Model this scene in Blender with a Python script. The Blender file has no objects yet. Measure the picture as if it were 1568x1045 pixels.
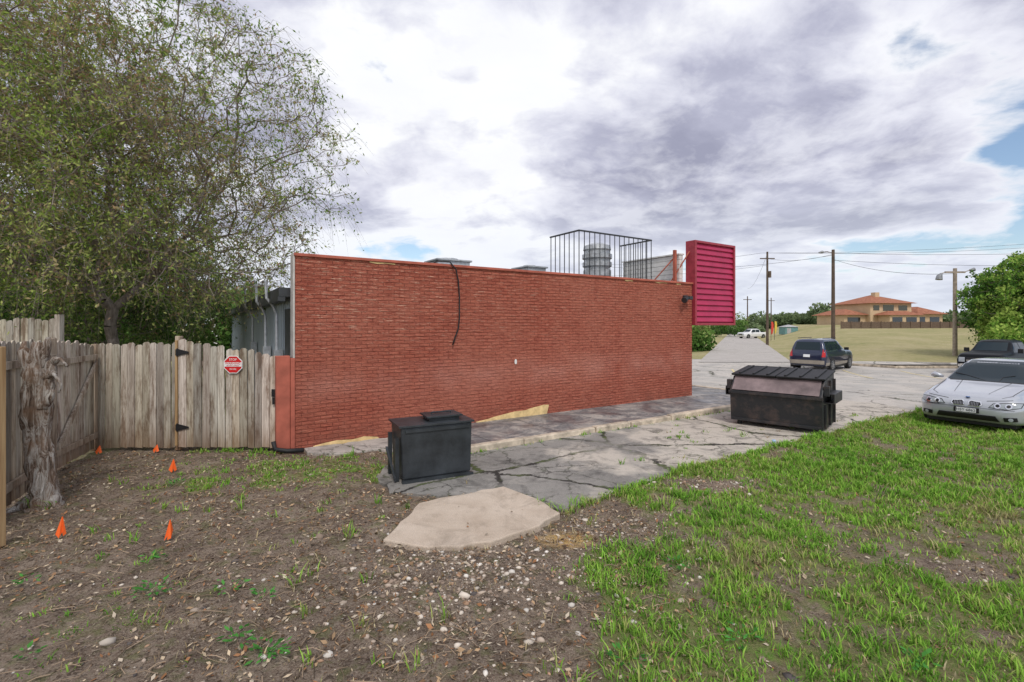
import bpy, bmesh, math, random
import numpy as np
from mathutils import Vector, Matrix
from mathutils.bvhtree import BVHTree
random.seed(7); rng=np.random.default_rng(11)
S=bpy.context.scene
COL=S.collection

# ------------------------------------------------------------------ helpers
def link(o,parent=None):
    COL.objects.link(o)
    if parent: o.parent=parent
    return o
def empty(name,loc=(0,0,0),rz=0,parent=None):
    e=bpy.data.objects.new(name,None); e.location=loc; e.rotation_euler=(0,0,rz); e.empty_display_size=.2
    return link(e,parent)
def mesh_np(name,V,F,mats,col=None,smooth=False,parent=None,mi=None):
    V=np.asarray(V,dtype=np.float32); F=np.asarray(F,dtype=np.int32)
    me=bpy.data.meshes.new(name)
    m,k=F.shape
    me.vertices.add(len(V)); me.vertices.foreach_set('co',V.ravel())
    me.loops.add(m*k); me.loops.foreach_set('vertex_index',F.ravel())
    me.polygons.add(m); me.polygons.foreach_set('loop_start',np.arange(0,m*k,k,dtype=np.int32))
    me.update(calc_edges=True)
    if col is not None:
        a=me.color_attributes.new('Col','FLOAT_COLOR','POINT')
        c=np.ones((len(V),4),dtype=np.float32); c[:,:3]=col
        a.data.foreach_set('color',c.ravel())
    if smooth: me.polygons.foreach_set('use_smooth',np.ones(m,dtype=bool))
    for x in (mats if isinstance(mats,(list,tuple)) else [mats]): me.materials.append(x)
    return link(bpy.data.objects.new(name,me),parent)

class MB:
    def __init__(s): s.v=[];s.f=[];s.m=[];s.c=[]
    def add(s,vs,fs,m=0,c=(1,1,1)):
        b=len(s.v); s.v+= [tuple(p) for p in vs]; s.c+=[c]*len(vs)
        for f in fs: s.f.append([b+i for i in f]); s.m.append(m)
    def box(s,x0,x1,y0,y1,z0,z1,m=0,c=(1,1,1)):
        s.add([(x0,y0,z0),(x1,y0,z0),(x1,y1,z0),(x0,y1,z0),(x0,y0,z1),(x1,y0,z1),(x1,y1,z1),(x0,y1,z1)],
              [(0,3,2,1),(4,5,6,7),(0,1,5,4),(1,2,6,5),(2,3,7,6),(3,0,4,7)],m,c)
    def obox(s,ce,X,Y,Z,m=0,c=(1,1,1)):
        ce=Vector(ce);X=Vector(X);Y=Vector(Y);Z=Vector(Z)
        s.add([ce-X-Y-Z,ce+X-Y-Z,ce+X+Y-Z,ce-X+Y-Z,ce-X-Y+Z,ce+X-Y+Z,ce+X+Y+Z,ce-X+Y+Z],
              [(0,3,2,1),(4,5,6,7),(0,1,5,4),(1,2,6,5),(2,3,7,6),(3,0,4,7)],m,c)
    def tube(s,pts,r,seg=8,m=0,c=(1,1,1),caps=True,jit=0):
        pts=[Vector(p) for p in pts]; n=len(pts)
        rs=r if isinstance(r,(list,tuple)) else [r]*n
        vs=[];prev=None
        for i,p in enumerate(pts):
            t=(pts[min(i+1,n-1)]-pts[max(i-1,0)]).normalized()
            if prev is None:
                a=t.cross(Vector((0,0,1)))
                if a.length<.1: a=t.cross(Vector((1,0,0)))
                a.normalize()
            else:
                a=(prev-t*prev.dot(t)).normalized()
            prev=a; b=t.cross(a)
            for k in range(seg):
                an=2*math.pi*k/seg; rr=rs[i]*(1+random.uniform(-jit,jit))
                vs.append(p+a*math.cos(an)*rr+b*math.sin(an)*rr)
        fs=[]
        for i in range(n-1):
            for k in range(seg):
                k2=(k+1)%seg
                fs.append((i*seg+k,i*seg+k2,(i+1)*seg+k2,(i+1)*seg+k))
        if caps: fs.append(tuple(range(seg))[::-1]); fs.append(tuple((n-1)*seg+k for k in range(seg)))
        s.add(vs,fs,m,c)
    def lathe(s,o,prof,seg=20,m=0,c=(1,1,1)):
        o=Vector(o); vs=[];fs=[]
        for r,z in prof:
            for k in range(seg):
                a=2*math.pi*k/seg; vs.append(o+Vector((r*math.cos(a),r*math.sin(a),z)))
        for i in range(len(prof)-1):
            for k in range(seg):
                k2=(k+1)%seg; fs.append((i*seg+k,i*seg+k2,(i+1)*seg+k2,(i+1)*seg+k))
        fs.append(tuple(range(seg))[::-1]); fs.append(tuple((len(prof)-1)*seg+k for k in range(seg)))
        s.add(vs,fs,m,c)
    def prism(s,poly,y0,y1,m=0,c=(1,1,1)):
        n=len(poly)
        vs=[(x,y0,z) for x,z in poly]+[(x,y1,z) for x,z in poly]
        fs=[tuple(range(n)),tuple(range(2*n-1,n-1,-1))]
        for i in range(n):
            j=(i+1)%n; fs.append((j,i,n+i,n+j))
        s.add(vs,fs,m,c)
    def slab(s,poly,z0,z1,m=0,c=(1,1,1)):
        n=len(poly)
        vs=[(x,y,z0) for x,y in poly]+[(x,y,z1) for x,y in poly]
        fs=[tuple(range(n))[::-1],tuple(range(n,2*n))]
        for i in range(n):
            j=(i+1)%n; fs.append((i,j,n+j,n+i))
        s.add(vs,fs,m,c)
    def obj(s,name,mats,parent=None,smooth=False,bevel=0,loc=None,rz=None):
        me=bpy.data.meshes.new(name); me.from_pydata(s.v,[],s.f)
        me.polygons.foreach_set('material_index',s.m)
        a=me.color_attributes.new('Col','FLOAT_COLOR','POINT')
        a.data.foreach_set('color',[q for c in s.c for q in (*c,1)])
        bm=bmesh.new(); bm.from_mesh(me); bmesh.ops.recalc_face_normals(bm,faces=bm.faces); bm.to_mesh(me); bm.free()
        if smooth: me.polygons.foreach_set('use_smooth',[True]*len(me.polygons))
        for x in (mats if isinstance(mats,(list,tuple)) else [mats]): me.materials.append(x)
        o=link(bpy.data.objects.new(name,me),parent)
        if bevel:
            b=o.modifiers.new('bev','BEVEL'); b.width=bevel; b.segments=2; b.limit_method='ANGLE'
        if loc: o.location=loc
        if rz is not None: o.rotation_euler=(0,0,rz)
        return o

# ------------------------------------------------------------------ material DSL
class Mat:
    def __init__(s,name,rough=.85,metal=0,spec=.3):
        s.m=bpy.data.materials.new(name); s.m.use_nodes=True; s.t=s.m.node_tree
        s.b=s.t.nodes['Principled BSDF']; s.b.inputs['Roughness'].default_value=rough
        s.b.inputs['Metallic'].default_value=metal; s.b.inputs['Specular IOR Level'].default_value=spec
        s._o=None
    def n(s,ty,**k):
        q=s.t.nodes.new(ty)
        for a,b in k.items(): setattr(q,a,b)
        return q
    def set(s,sock,v):
        if isinstance(v,bpy.types.NodeSocket): s.t.links.new(v,sock)
        elif isinstance(v,(tuple,list)) and len(v)==3 and sock.type=='RGBA': sock.default_value=(*v,1)
        else: sock.default_value=v
    def obj(s):
        if not s._o: s._o=s.n('ShaderNodeTexCoord')
        return s._o.outputs['Object']
    def vec(s,scale=(1,1,1),v=None):
        q=s.n('ShaderNodeMapping'); s.set(q.inputs[0],v or s.obj()); q.inputs['Scale'].default_value=scale; return q.outputs[0]
    def noise(s,scale,detail=4,rough=.55,v=None,dist=0,out=0):
        q=s.n('ShaderNodeTexNoise'); s.set(q.inputs['Vector'],v or s.obj()); q.inputs['Scale'].default_value=scale
        q.inputs['Detail'].default_value=detail; q.inputs['Roughness'].default_value=rough; q.inputs['Distortion'].default_value=dist
        return q.outputs[out]
    def voro(s,scale,feat='F1',v=None,out='Distance',rand=1):
        q=s.n('ShaderNodeTexVoronoi',feature=feat); s.set(q.inputs['Vector'],v or s.obj()); q.inputs['Scale'].default_value=scale
        q.inputs['Randomness'].default_value=rand
        return q.outputs[out]
    def ramp(s,f,stops,interp='LINEAR'):
        q=s.n('ShaderNodeValToRGB'); s.set(q.inputs[0],f); e=q.color_ramp.elements; q.color_ramp.interpolation=interp
        while len(e)<len(stops): e.new(.5)
        for a,(p,c) in zip(e,stops):
            a.position=p; a.color=(*c,1) if isinstance(c,(tuple,list)) else (c,c,c,1)
        return q.outputs[0]
    def mix(s,f,a,b,mode='MIX'):
        q=s.n('ShaderNodeMix',data_type='RGBA',blend_type=mode); s.set(q.inputs[0],f); s.set(q.inputs[6],a); s.set(q.inputs[7],b); return q.outputs[2]
    def vmix(s,f,a,b):
        q=s.n('ShaderNodeMix',data_type='VECTOR'); s.set(q.inputs[0],f); s.set(q.inputs[4],a); s.set(q.inputs[5],b); return q.outputs[1]
    def math(s,op,a,b=0,clamp=False):
        q=s.n('ShaderNodeMath',operation=op); q.use_clamp=clamp; s.set(q.inputs[0],a); s.set(q.inputs[1],b); return q.outputs[0]
    def sep(s,v=None):
        q=s.n('ShaderNodeSeparateXYZ'); s.set(q.inputs[0],v or s.obj()); return q.outputs
    def comb(s,x,y,z=0.0):
        q=s.n('ShaderNodeCombineXYZ'); s.set(q.inputs[0],x); s.set(q.inputs[1],y); s.set(q.inputs[2],z); return q.outputs[0]
    def attr(s,name='Col'):
        q=s.n('ShaderNodeAttribute',attribute_name=name); return q.outputs['Color']
    def bump(s,h,st=.5,d=.01):
        q=s.n('ShaderNodeBump'); q.inputs['Strength'].default_value=st; q.inputs['Distance'].default_value=d; s.set(q.inputs['Height'],h)
        s.t.links.new(q.outputs[0],s.b.inputs['Normal'])
    def col(s,c): s.set(s.b.inputs['Base Color'],c); return s
    def rough(s,r): s.set(s.b.inputs['Roughness'],r); return s

def plain(name,c,rough=.7,metal=0,spec=.4,var=.25,scale=6,bump=.0,coat=0):
    M=Mat(name,rough,metal,spec)
    f=M.noise(scale,4,.6)
    lo=tuple(x*(1-var) for x in c); hi=tuple(min(1,x*(1+var)) for x in c)
    M.col(M.ramp(f,[(.3,lo),(.7,hi)]))
    if bump: M.bump(M.noise(scale*8,3),bump,.01)
    if coat: M.b.inputs['Coat Weight'].default_value=coat; M.b.inputs['Coat Roughness'].default_value=.05
    return M.m
def attrmat(name,transl=0):
    m=bpy.data.materials.new(name); m.use_nodes=True; t=m.node_tree; t.nodes.clear()
    a=t.nodes.new('ShaderNodeAttribute'); a.attribute_name='Col'; d=t.nodes.new('ShaderNodeBsdfDiffuse'); o=t.nodes.new('ShaderNodeOutputMaterial')
    t.links.new(a.outputs[0],d.inputs[0]); last=d
    if transl:
        tr=t.nodes.new('ShaderNodeBsdfTranslucent'); t.links.new(a.outputs[0],tr.inputs[0]); mx=t.nodes.new('ShaderNodeMixShader'); mx.inputs[0].default_value=transl
        t.links.new(d.outputs[0],mx.inputs[1]); t.links.new(tr.outputs[0],mx.inputs[2]); last=mx
    t.links.new(last.outputs[0],o.inputs[0]); return m

# ------------------------------------------------------------------ numpy noise
_T=rng.random((256,256))
def vn(x,y):
    xi=np.floor(x).astype(int); yi=np.floor(y).astype(int); fx=x-xi; fy=y-yi
    fx=fx*fx*(3-2*fx); fy=fy*fy*(3-2*fy)
    g=lambda a,b:_T[a%256,b%256]
    return (g(xi,yi)*(1-fx)+g(xi+1,yi)*fx)*(1-fy)+(g(xi,yi+1)*(1-fx)+g(xi+1,yi+1)*fx)*fy
def fbm(x,y,o=4):
    s=0;a=.5;t=0
    for i in range(o): s=s+a*vn(x*2**i+17*i,y*2**i+5*i); t+=a; a*=.5
    return s/t
def ss(a,b,x):
    t=np.clip((x-a)/(b-a),0,1); return t*t*(3-2*t)
def gau(x,y,cx,cy,rx,ry): return np.exp(-(((x-cx)/rx)**2+((y-cy)/ry)**2))
def pip(x,y,poly):
    r=np.zeros(np.shape(x),bool); n=len(poly); j=n-1
    for i in range(n):
        xi,yi=poly[i]; xj,yj=poly[j]
        c=((yi>y)!=(yj>y))&(x<(xj-xi)*(y-yi)/((yj-yi) or 1e-9)+xi); r^=c; j=i
    return r

# ------------------------------------------------------------------ site layout (metres; eye point above the origin at 2.2 m)
A=Vector((-3.79,8.44,0)); ANG=math.radians(33.1); U=Vector((math.cos(ANG),math.sin(ANG),0)); K=Vector((-math.sin(ANG),math.cos(ANG),0))
def W(s,t,z=0): return A+U*s+K*t+Vector((0,0,z))
def W2(s,t): p=W(s,t); return (p.x,p.y)
def roadc(y): return .469*y+.43
def gz(x,y):
    x=np.asarray(x,float); y=np.asarray(y,float)
    z=-.35*ss(14,25,y)
    d=x-roadc(y)
    z=z+.047*np.clip(y-31,0,55)*ss(3,15,d)
    return z
def rough_poly(pts,amp=.06,step=.25,seed=0,closed=True):
    r=random.Random(seed); out=[]; n=len(pts)
    for i in range(n if closed else n-1):
        a=pts[i]; b=pts[(i+1)%n]; L=math.dist(a,b); k=max(1,int(L/step))
        for q in range(k):
            t=q/k; am=amp if q else amp*.3
            out.append((a[0]+(b[0]-a[0])*t+r.uniform(-am,am),a[1]+(b[1]-a[1])*t+r.uniform(-am,am)))
    return out
ALLEY0=[(-1.95,7.5),(-1.95,6.95),(-1.6,6.3),(-1.0,6.15),(-.15,6.42),(.25,6.05),(.55,5.72),(1.3,6.25),(2.04,6.9),(3.1,7.65),(4.17,8.35),(5.05,8.9),(6.2,9.6),(7.4,10.5),(9,11.5),(10.4,12.4),(9.5,15.2),(8.2,14.3)]
ALLEY=rough_poly(ALLEY0,.06,.16,3)
PAD=rough_poly([(-1.3,4.85),(-1.22,5.3),(-1.13,5.85),(-.75,6.1),(-.12,6.45),(.3,6.0),(.56,5.55),(.3,5.2),(-.1,4.9),(-.5,4.7),(-.95,4.72)],.025,.13,5)
LOT=[(8.0,13.0),(10.3,12.4),(16,14.5),(44,22),(44,28),(22,27.6),(20.5,30),(19.3,33.8),(12,35.5),(-6,35),(-6,28),W2(12.0,-.5)]
ROAD=[]
for y in (32,40,50,60,75,95,130,200): ROAD.append((roadc(y)+3.1,y))
ROAD=ROAD+[(x-6.2,y) for x,y in ROAD[::-1]]
SIDE=[W2(2.0,-1.85),W2(13,-1.85),W2(13,24),W2(10.8,24),W2(10.8,0),W2(2.0,0)]
SLAB=rough_poly([W2(.15,-.02),W2(.15,-.35),W2(.6,-.75),W2(1.2,-.8),W2(1.5,-1.3),W2(2.2,-1.45),W2(2.2,-.02)],.04,.15,9)

def grass_mask(x,y):
    n1=fbm(x*1.1,y*1.1,3); n2=fbm(x*2.6+9,y*2.6,4)
    g=ss(-.3,.6,x-(.36+.29*(y-3))+(n1-.5)*1.6)
    for cx,cy,rx,ry,a in [(2.75,6.6,.8,.35,1.2),(4.1,4.35,.55,.28,1.1),(1.1,5.35,.7,.5,1.3),(2.0,4.6,.5,.3,.35),(3.4,3.3,.6,.2,.4),(10.5,8.8,1.4,.35,.9),(9.6,7.6,.8,.2,.3)]:
        g=g-a*gau(x,y,cx,cy,rx,ry)
    g=g*(.42+.9*ss(.34,.55,n2))
    gl=.85*gau(x,y,-2.9,7.3,1.7,.7)+.7*gau(x,y,-4.4,6.6,.7,.35)+.25*gau(x,y,-3,3.6,.8,.5)+.3*gau(x,y,-1.2,3.2,.6,.3)
    g=np.maximum(g,gl*(.35+1.2*ss(.42,.62,n2)))
    return np.clip(g,0,1)
def lump(x,y): return (fbm(x*1.2,y*1.2,4)-.5)*.10+(fbm(x*9,y*9,3)-.5)*.045

# ------------------------------------------------------------------ ground
def axis(lo,hi,fine0,fine1,st,grow=1.12):
    a=list(np.arange(fine0,fine1+1e-6,st)); s=st; v=fine1
    while v<hi: s*=grow; v+=s; a.append(v)
    s=st; v=fine0; b=[]
    while v>lo: s*=grow; v-=s; b.append(v)
    return np.array(b[::-1]+a)
xs=axis(-900,900,-7.5,12,.06,1.09); ys=axis(-60,1500,2.3,12,.06,1.07)
X,Y=np.meshgrid(xs,ys); x=X.ravel(); y=Y.ravel()
z=gz(x,y)
near=1-ss(13,20,np.hypot(x,y))
pav=(pip(x,y,ALLEY0)|pip(x,y,PAD)|pip(x,y,SIDE)|pip(x,y,SLAB)|pip(x,y,LOT))
z=z+np.where(pav,-.03*near,lump(x,y)*near)
gm=grass_mask(x,y); far=ss(12,16,np.hypot(x,y)); gm=np.where(x<-7,.5,gm); gm=gm*(1-far)+.9*far
gv=np.clip(1.0*gau(x,y,-.35,4.4,1.2,.8)+.6*gau(x,y,1.1,5.3,.6,.45)+.35*gau(x,y,2.75,6.6,.7,.35)+.4*gau(x,y,4.1,4.35,.5,.3),0,1)
mask=np.stack([gm,gv,far],1)
nx,ny=len(xs),len(ys)
I=np.arange(nx*ny).reshape(ny,nx)
F=np.stack([I[:-1,:-1].ravel(),I[:-1,1:].ravel(),I[1:,1:].ravel(),I[1:,:-1].ravel()],1)
G=Mat('ground_soil_grass',.95,0,.15)
m=G.sep(G.attr()); 
dirt=G.ramp(G.noise(2.6,6,.72),[(.32,(.095,.064,.046)),(.47,(.21,.15,.11)),(.60,(.32,.245,.185)),(.74,(.46,.375,.295))])
dirt=G.mix(G.ramp(G.noise(60,3,.7),[(.40,0.0),(.66,.6)]),dirt,(.48,.40,.32))
dirt=G.mix(G.ramp(G.noise(22,4,.75,dist=1),[(.52,0.0),(.61,.75)]),dirt,(.07,.048,.035))
dirt=G.mix(G.ramp(G.noise(5,4,.7),[(.52,0.0),(.64,.5)]),dirt,(.17,.19,.07))
px=G.sep(); yd=G.math('ADD',G.math('POWER',G.math('MULTIPLY',G.math('SUBTRACT',px[0],.55),2.8),2),G.math('POWER',G.math('MULTIPLY',G.math('SUBTRACT',px[1],4.95),4.0),2))
dirt=G.mix(G.math('MULTIPLY',G.ramp(yd,[(.2,.9),(1.0,0.0)]),G.ramp(G.noise(14,4,.7),[(.36,0.0),(.52,1.0)])),dirt,(.72,.48,.19))
peb=G.voro(46); pcs=G.sep(G.voro(46,out='Color'))
pebc=G.mix(pcs[0],(.20,.16,.13),(.60,.53,.45))
pm=G.math('MULTIPLY',G.ramp(peb,[(.22,1.0),(.40,0.0)]),G.math('MULTIPLY',G.ramp(pcs[1],[(.5,0.0),(.65,1.0)]),G.math('ADD',m[1],.08,True)))
dirt=G.mix(pm,dirt,pebc)
gr=G.ramp(G.noise(6,6,.75),[(.34,(.27,.22,.12)),(.5,(.20,.23,.075)),(.66,(.16,.30,.05))])
gr=G.mix(G.ramp(G.noise(70,3,.7),[(.42,0.0),(.65,.5)]),gr,(.36,.30,.17))
fieldc=G.ramp(G.noise(.13,6,.7),[(.35,(.24,.245,.09)),(.5,(.38,.33,.16)),(.65,(.47,.39,.23))])
fieldc=G.mix(.4,fieldc,G.ramp(G.noise(2.2,5,.7),[(.3,(.17,.20,.07)),(.7,(.48,.41,.25))]))
gm2=G.math('ADD',m[0],G.math('MULTIPLY',G.math('SUBTRACT',G.noise(11,4,.7),.5),1.0),True)
c=G.mix(G.ramp(gm2,[(.3,0.0),(.75,1.0)]),dirt,gr); c=G.mix(m[2],c,fieldc)
G.col(c); G.bump(G.math('ADD',G.noise(38,5,.75),G.math('MULTIPLY',pm,.6)),1,.045)
mesh_np('ground',np.stack([x,y,z],1),F,G.m,col=mask,smooth=True)

def sheet(name,poly,mat,off,step=1.5,faroff=0):
    bm=bmesh.new(); vs=[bm.verts.new((a,b,0)) for a,b in poly]; bm.faces.new(vs)
    bmesh.ops.triangulate(bm,faces=bm.faces[:])
    px=[p[0] for p in poly]; py=[p[1] for p in poly]
    if step:
        for ax,lo,hi in ((0,min(px),max(px)),(1,min(py),max(py))):
            v=lo+step
            while v<hi:
                co=[0,0,0]; no=[0,0,0]; co[ax]=v; no[ax]=1
                bmesh.ops.bisect_plane(bm,geom=bm.verts[:]+bm.edges[:]+bm.faces[:],plane_co=co,plane_no=no); v+=step
    for v in bm.verts: v.co.z=float(gz(v.co.x,v.co.y))+off+faroff*float(ss(15,22,np.float64(math.hypot(v.co.x,v.co.y))))
    bmesh.ops.recalc_face_normals(bm,faces=bm.faces)
    if sum(f.normal.z for f in bm.faces)<0: bmesh.ops.reverse_faces(bm,faces=bm.faces)
    me=bpy.data.meshes.new(name); bm.to_mesh(me); bm.free(); me.materials.append(mat)
    return link(bpy.data.objects.new(name,me))

def paving(name,lo,hi,crack,crackw,tan=None,stain=.5,grad=False,cracks=1.0):
    M=Mat(name,.85,0,.3)
    base=M.ramp(M.noise(1.1,6,.7),[(.3,lo),(.7,hi)])
    if tan:
        f=M.noise(.7,5,.6)
        if grad: f=M.math('ADD',f,M.math('MULTIPLY',M.math('SUBTRACT',M.sep()[0],1.6),.08))
        base=M.mix(M.ramp(f,[(.46,0.0),(.56,1.0)]),base,tan)
    base=M.mix(M.ramp(M.noise(90,3,.7),[(.35,.35),(.7,0.0)]),base,(.09,.085,.08))
    base=M.mix(M.ramp(M.noise(130,2,.7),[(.5,0.0),(.75,.4)]),base,(.62,.58,.52))
    base=M.mix(M.ramp(M.noise(2.0,6,.75,dist=.8),[(.5,0.0),(.66,stain)]),base,tuple(q*.35 for q in lo))
    v=M.vmix(.34,M.obj(),M.noise(1.5,7,.75,out=1))
    d=M.voro(crack,'DISTANCE_TO_EDGE',v=v)
    brk=M.ramp(M.noise(.9,3),[(.40,.3),(.52,1.0)])
    cr=M.math('MULTIPLY',M.ramp(d,[(0,1.0),(crackw,1.0),(crackw*2,0.0)]),brk)
    d2=M.voro(crack*3.3,'DISTANCE_TO_EDGE',v=v)
    cr2=M.math('MULTIPLY',M.ramp(d2,[(0,.9),(crackw*2.4,0.0)]),M.ramp(M.noise(.8,4,.6),[(.47,0.0),(.54,1.0)]))
    cc=M.math('MULTIPLY',M.math('MAXIMUM',cr,cr2),cracks)
    base=M.mix(cc,base,M.mix(M.ramp(M.noise(2.5,3),[(.45,0.0),(.6,1.0)]),(.035,.032,.028),(.08,.10,.035)))
    M.col(base); M.bump(M.math('SUBTRACT',M.noise(55,4,.7),M.math('MULTIPLY',cc,2)),.6,.012)
    return M.m
m_alley=paving('cracked_asphalt',(.20,.19,.175),(.36,.34,.31),.62,.008,tan=(.60,.54,.46),grad=True,stain=.7)
m_lot=paving('worn_lot',(.42,.39,.36),(.56,.53,.48),.30,.004,tan=(.60,.55,.49),stain=.2)
m_road=paving('worn_road',(.45,.41,.37),(.55,.51,.47),.25,.003,stain=.15,cracks=.5)
m_pad=paving('tan_concrete',(.50,.39,.29),(.74,.62,.50),.2,.003,stain=.4,cracks=0.0)
mb=MB(); mb.slab(ALLEY,-.08,.012); mb.obj('alley_pavement',m_alley)
sheet('parking_lot',LOT,m_lot,.005,1.2,.04)
sheet('road',ROAD,m_road,.07,3)
mb=MB(); mb.slab(PAD,-.08,.045); mb.obj('concrete_pad',m_pad,bevel=.015)
mb=MB(); mb.slab(SLAB,-.06,.03); mb.obj('concrete_apron',paving('pale_concrete',(.36,.33,.30),(.70,.64,.57),.8,.006,stain=.7),bevel=.008)
m_stripe=plain('faded_yellow_paint',(.62,.52,.28),.8,var=.2)
for i in range(5):
    a=(10.5+i*2.9,22.5-i*.3); sheet('parking_stripe',[(a[0],a[1]),(a[0]+.12,a[1]),(a[0]+1.9,a[1]+4.6),(a[0]+1.78,a[1]+4.6)],m_stripe,.013,.6,.04)
m_curb=plain('tan_curb_concrete',(.52,.44,.34),.9,var=.5,scale=4,bump=.5)
mb=MB()
for (a,b) in (((44,28.1),(22,27.7)),((22,27.7),(20.55,30.05)),((20.55,30.05),(19.4,33.8))):
    a=Vector((*a,-.30));b=Vector((*b,-.30)); d=(b-a)/2; n=Vector((-d.y,d.x,0)).normalized()*.09; mb.obox((a+b)/2-n,d,n,(0,0,.13))
mb.obj('lot_edge_curb',m_curb)

# ------------------------------------------------------------------ commercial building
B=empty('brick_commercial_building',A,ANG)
M=Mat('painted_red_brick',.85,0,.2)
o=M.sep(); wob=M.math('MULTIPLY',M.math('SUBTRACT',M.noise(2.5,4,.6),.5),.035)
wv=M.comb(o[0],M.math('ADD',o[2],wob),0.0)
bt=M.n('ShaderNodeTexBrick'); M.set(bt.inputs['Vector'],wv); bt.inputs['Scale'].default_value=1; bt.inputs['Brick Width'].default_value=.21
bt.inputs['Row Height'].default_value=.07; bt.inputs['Mortar Size'].default_value=.009; bt.inputs['Mortar Smooth'].default_value=.5
bt.inputs['Color1'].default_value=(.48,.138,.086,1); bt.inputs['Color2'].default_value=(.41,.11,.07,1); bt.inputs['Mortar'].default_value=(.30,.074,.05,1)  # mortar darker than the bricks: joint shadow put into its colour
big=M.noise(.5,5,.65); c=M.mix(M.ramp(big,[(.38,0.0),(.62,.6)]),bt.outputs[0],(.53,.19,.128))
row=M.noise(1,5,.75,v=M.vec((3.2,3.2,27)))
c=M.mix(M.ramp(row,[(.54,0.0),(.66,.55)]),c,(.62,.265,.185))
c=M.mix(M.ramp(row,[(.35,.75),(.46,0.0)]),c,(.22,.045,.032))
blot=M.noise(7,5,.75); c=M.mix(M.ramp(blot,[(.34,.6),(.46,0.0)]),c,(.27,.063,.045))
hz=M.math('DIVIDE',o[2],3.4)
up=M.math('MULTIPLY',M.ramp(hz,[(.4,0.0),(.7,1.0)]),M.ramp(M.noise(1.0,5,.75,v=M.vec((3.4,3.4,42))),[(.565,0.0),(.625,.9)]))
upx=M.math('MULTIPLY',up,M.ramp(M.math('DIVIDE',o[0],11),[(.12,1.0),(.6,.3)]))
c=M.mix(upx,c,(.80,.52,.38))
low=M.math('MULTIPLY',M.ramp(hz,[(.0,1.0),(.14,.0)]),M.ramp(M.noise(2.5,5,.7),[(.4,0.0),(.6,.6)]))
c=M.mix(low,c,(.24,.09,.065))
band=M.math('MULTIPLY',M.ramp(M.math('ABSOLUTE',M.math('SUBTRACT',hz,.33)),[(.0,.5),(.13,0.0)]),M.ramp(M.noise(1.2,5,.65),[(.35,0.0),(.6,1.0)]))
c=M.mix(band,c,(.62,.285,.22))
drip=M.math('MULTIPLY',M.ramp(M.noise(1,4,.6,v=M.vec((5,5,.35))),[(.56,0.0),(.68,.4)]),M.ramp(hz,[(.3,0.2),(1.0,1.0)])); c=M.mix(drip,c,(.25,.06,.042))
M.col(c); h=M.math('ADD',M.math('MULTIPLY',bt.outputs['Fac'],-.8),M.math('MULTIPLY',row,2.2)); h=M.math('ADD',h,M.math('MULTIPLY',M.noise(45,3),.5)); M.bump(h,1,.026)
m_brick=M.m
m_redtrim=plain('red_trim',(.42,.115,.075),.7,var=.3,scale=3)
m_tan=plain('tan_stucco_patch',(.74,.54,.26),.9,var=.3,scale=5,bump=.4)
m_white=plain('white_painted_metal',(.74,.74,.72),.5,var=.1)
m_gray=Mat('gray_metal_siding',.5,.2); 
og=m_gray.sep(); wav=m_gray.math('SINE',m_gray.math('MULTIPLY',og[1],26))
m_gray.col(m_gray.mix(m_gray.noise(1.5,5),(.32,.38,.44),(.48,.54,.60))); m_gray.bump(wav,1,.03); m_gray=m_gray.m
m_dark=plain('dark_metal',(.035,.038,.042),.45,var=.4)
m_galv=plain('galvanized_metal',(.46,.48,.50),.4,.4,var=.25,scale=9)
m_black=plain('black_rubber',(.015,.015,.016),.6,var=.3)
m_glass=Mat('window_glass',.06,0,.9); m_glass.col((.02,.028,.034)); m_glass=m_glass.m
mb=MB(); mb.box(0,10.93,0,.25,-.1,3.40); mb.obj('rear_brick_wall',m_brick,B)
mb=MB(); mb.box(-.02,10.96,-.035,.27,3.402,3.455); mb.obj('parapet_cap',m_redtrim,B,bevel=.006)
mb=MB()
for a,b in ((1.3,1.8),(8.1,8.4),(9.3,9.8),(10.2,10.4)):
    h0=3.355+random.uniform(0,.015); mb.prism([(a,h0+.02),(a+(b-a)*.3,h0),(a+(b-a)*.6,h0+.018),(b,h0+.008),(b,3.392),(a,3.396)],-.012,-.002)
mb.prism([(3.6,.09),(5.5,.09),(5.56,.30),(5.42,.315),(5.25,.29),(5.05,.27),(4.9,.235),(4.6,.235),(4.3,.20),(4.05,.17),(3.9,.14),(3.6,.11)],-.016,-.003)
mb.prism([(.3,.0),(1.5,.02),(1.45,.06),(1.2,.10),(1.0,.07),(.7,.09),(.5,.07),(.3,.04)],-.014,-.003)
mb.obj('stucco_patches',m_tan,B)
mb=MB(); mb.lathe((0,0,0),[(.05,-.004),(.06,0),(.05,.004)],14); wp=mb.obj('white_wall_spot',m_white,B); wp.location=(4.62,-.01,1.36); wp.rotation_euler=(math.pi/2,0,0); wp.scale=(.55,1.0,1)
mb=MB(); mb.box(-.035,-.004,-.01,.26,1.62,3.45); mb.obj('corner_trim',plain('pale_trim',(.50,.47,.44),.6,var=.2),B)
mb=MB(); mb.box(-.30,-.08,-.02,.14,0,1.66); mb.box(-.075,-.004,-.03,.14,0,1.615); mb.obj('red_corner_post',m_redtrim,B,bevel=.008)
mb=MB(); mb.box(.03,.2,.252,24,0,2.70); mb.obj('side_metal_wall',m_gray,B)
mb=MB(); mb.box(-.22,10.7,.256,24.1,2.702,2.86); mb.box(-.24,-.12,.26,24.1,2.62,2.70); mb.box(0.0,.03,.3,1.2,.5,2.5); mb.obj('flat_roof',m_dark,B)
mb=MB(); mb.box(10.705,10.93,.252,24,0,3.40); mb.obj('storefront_wall',m_brick,B)
mb=MB(); mb.box(.21,10.70,23.8,24,0,2.69); mb.obj('far_end_wall',m_gray,B)
mb=MB()
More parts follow.
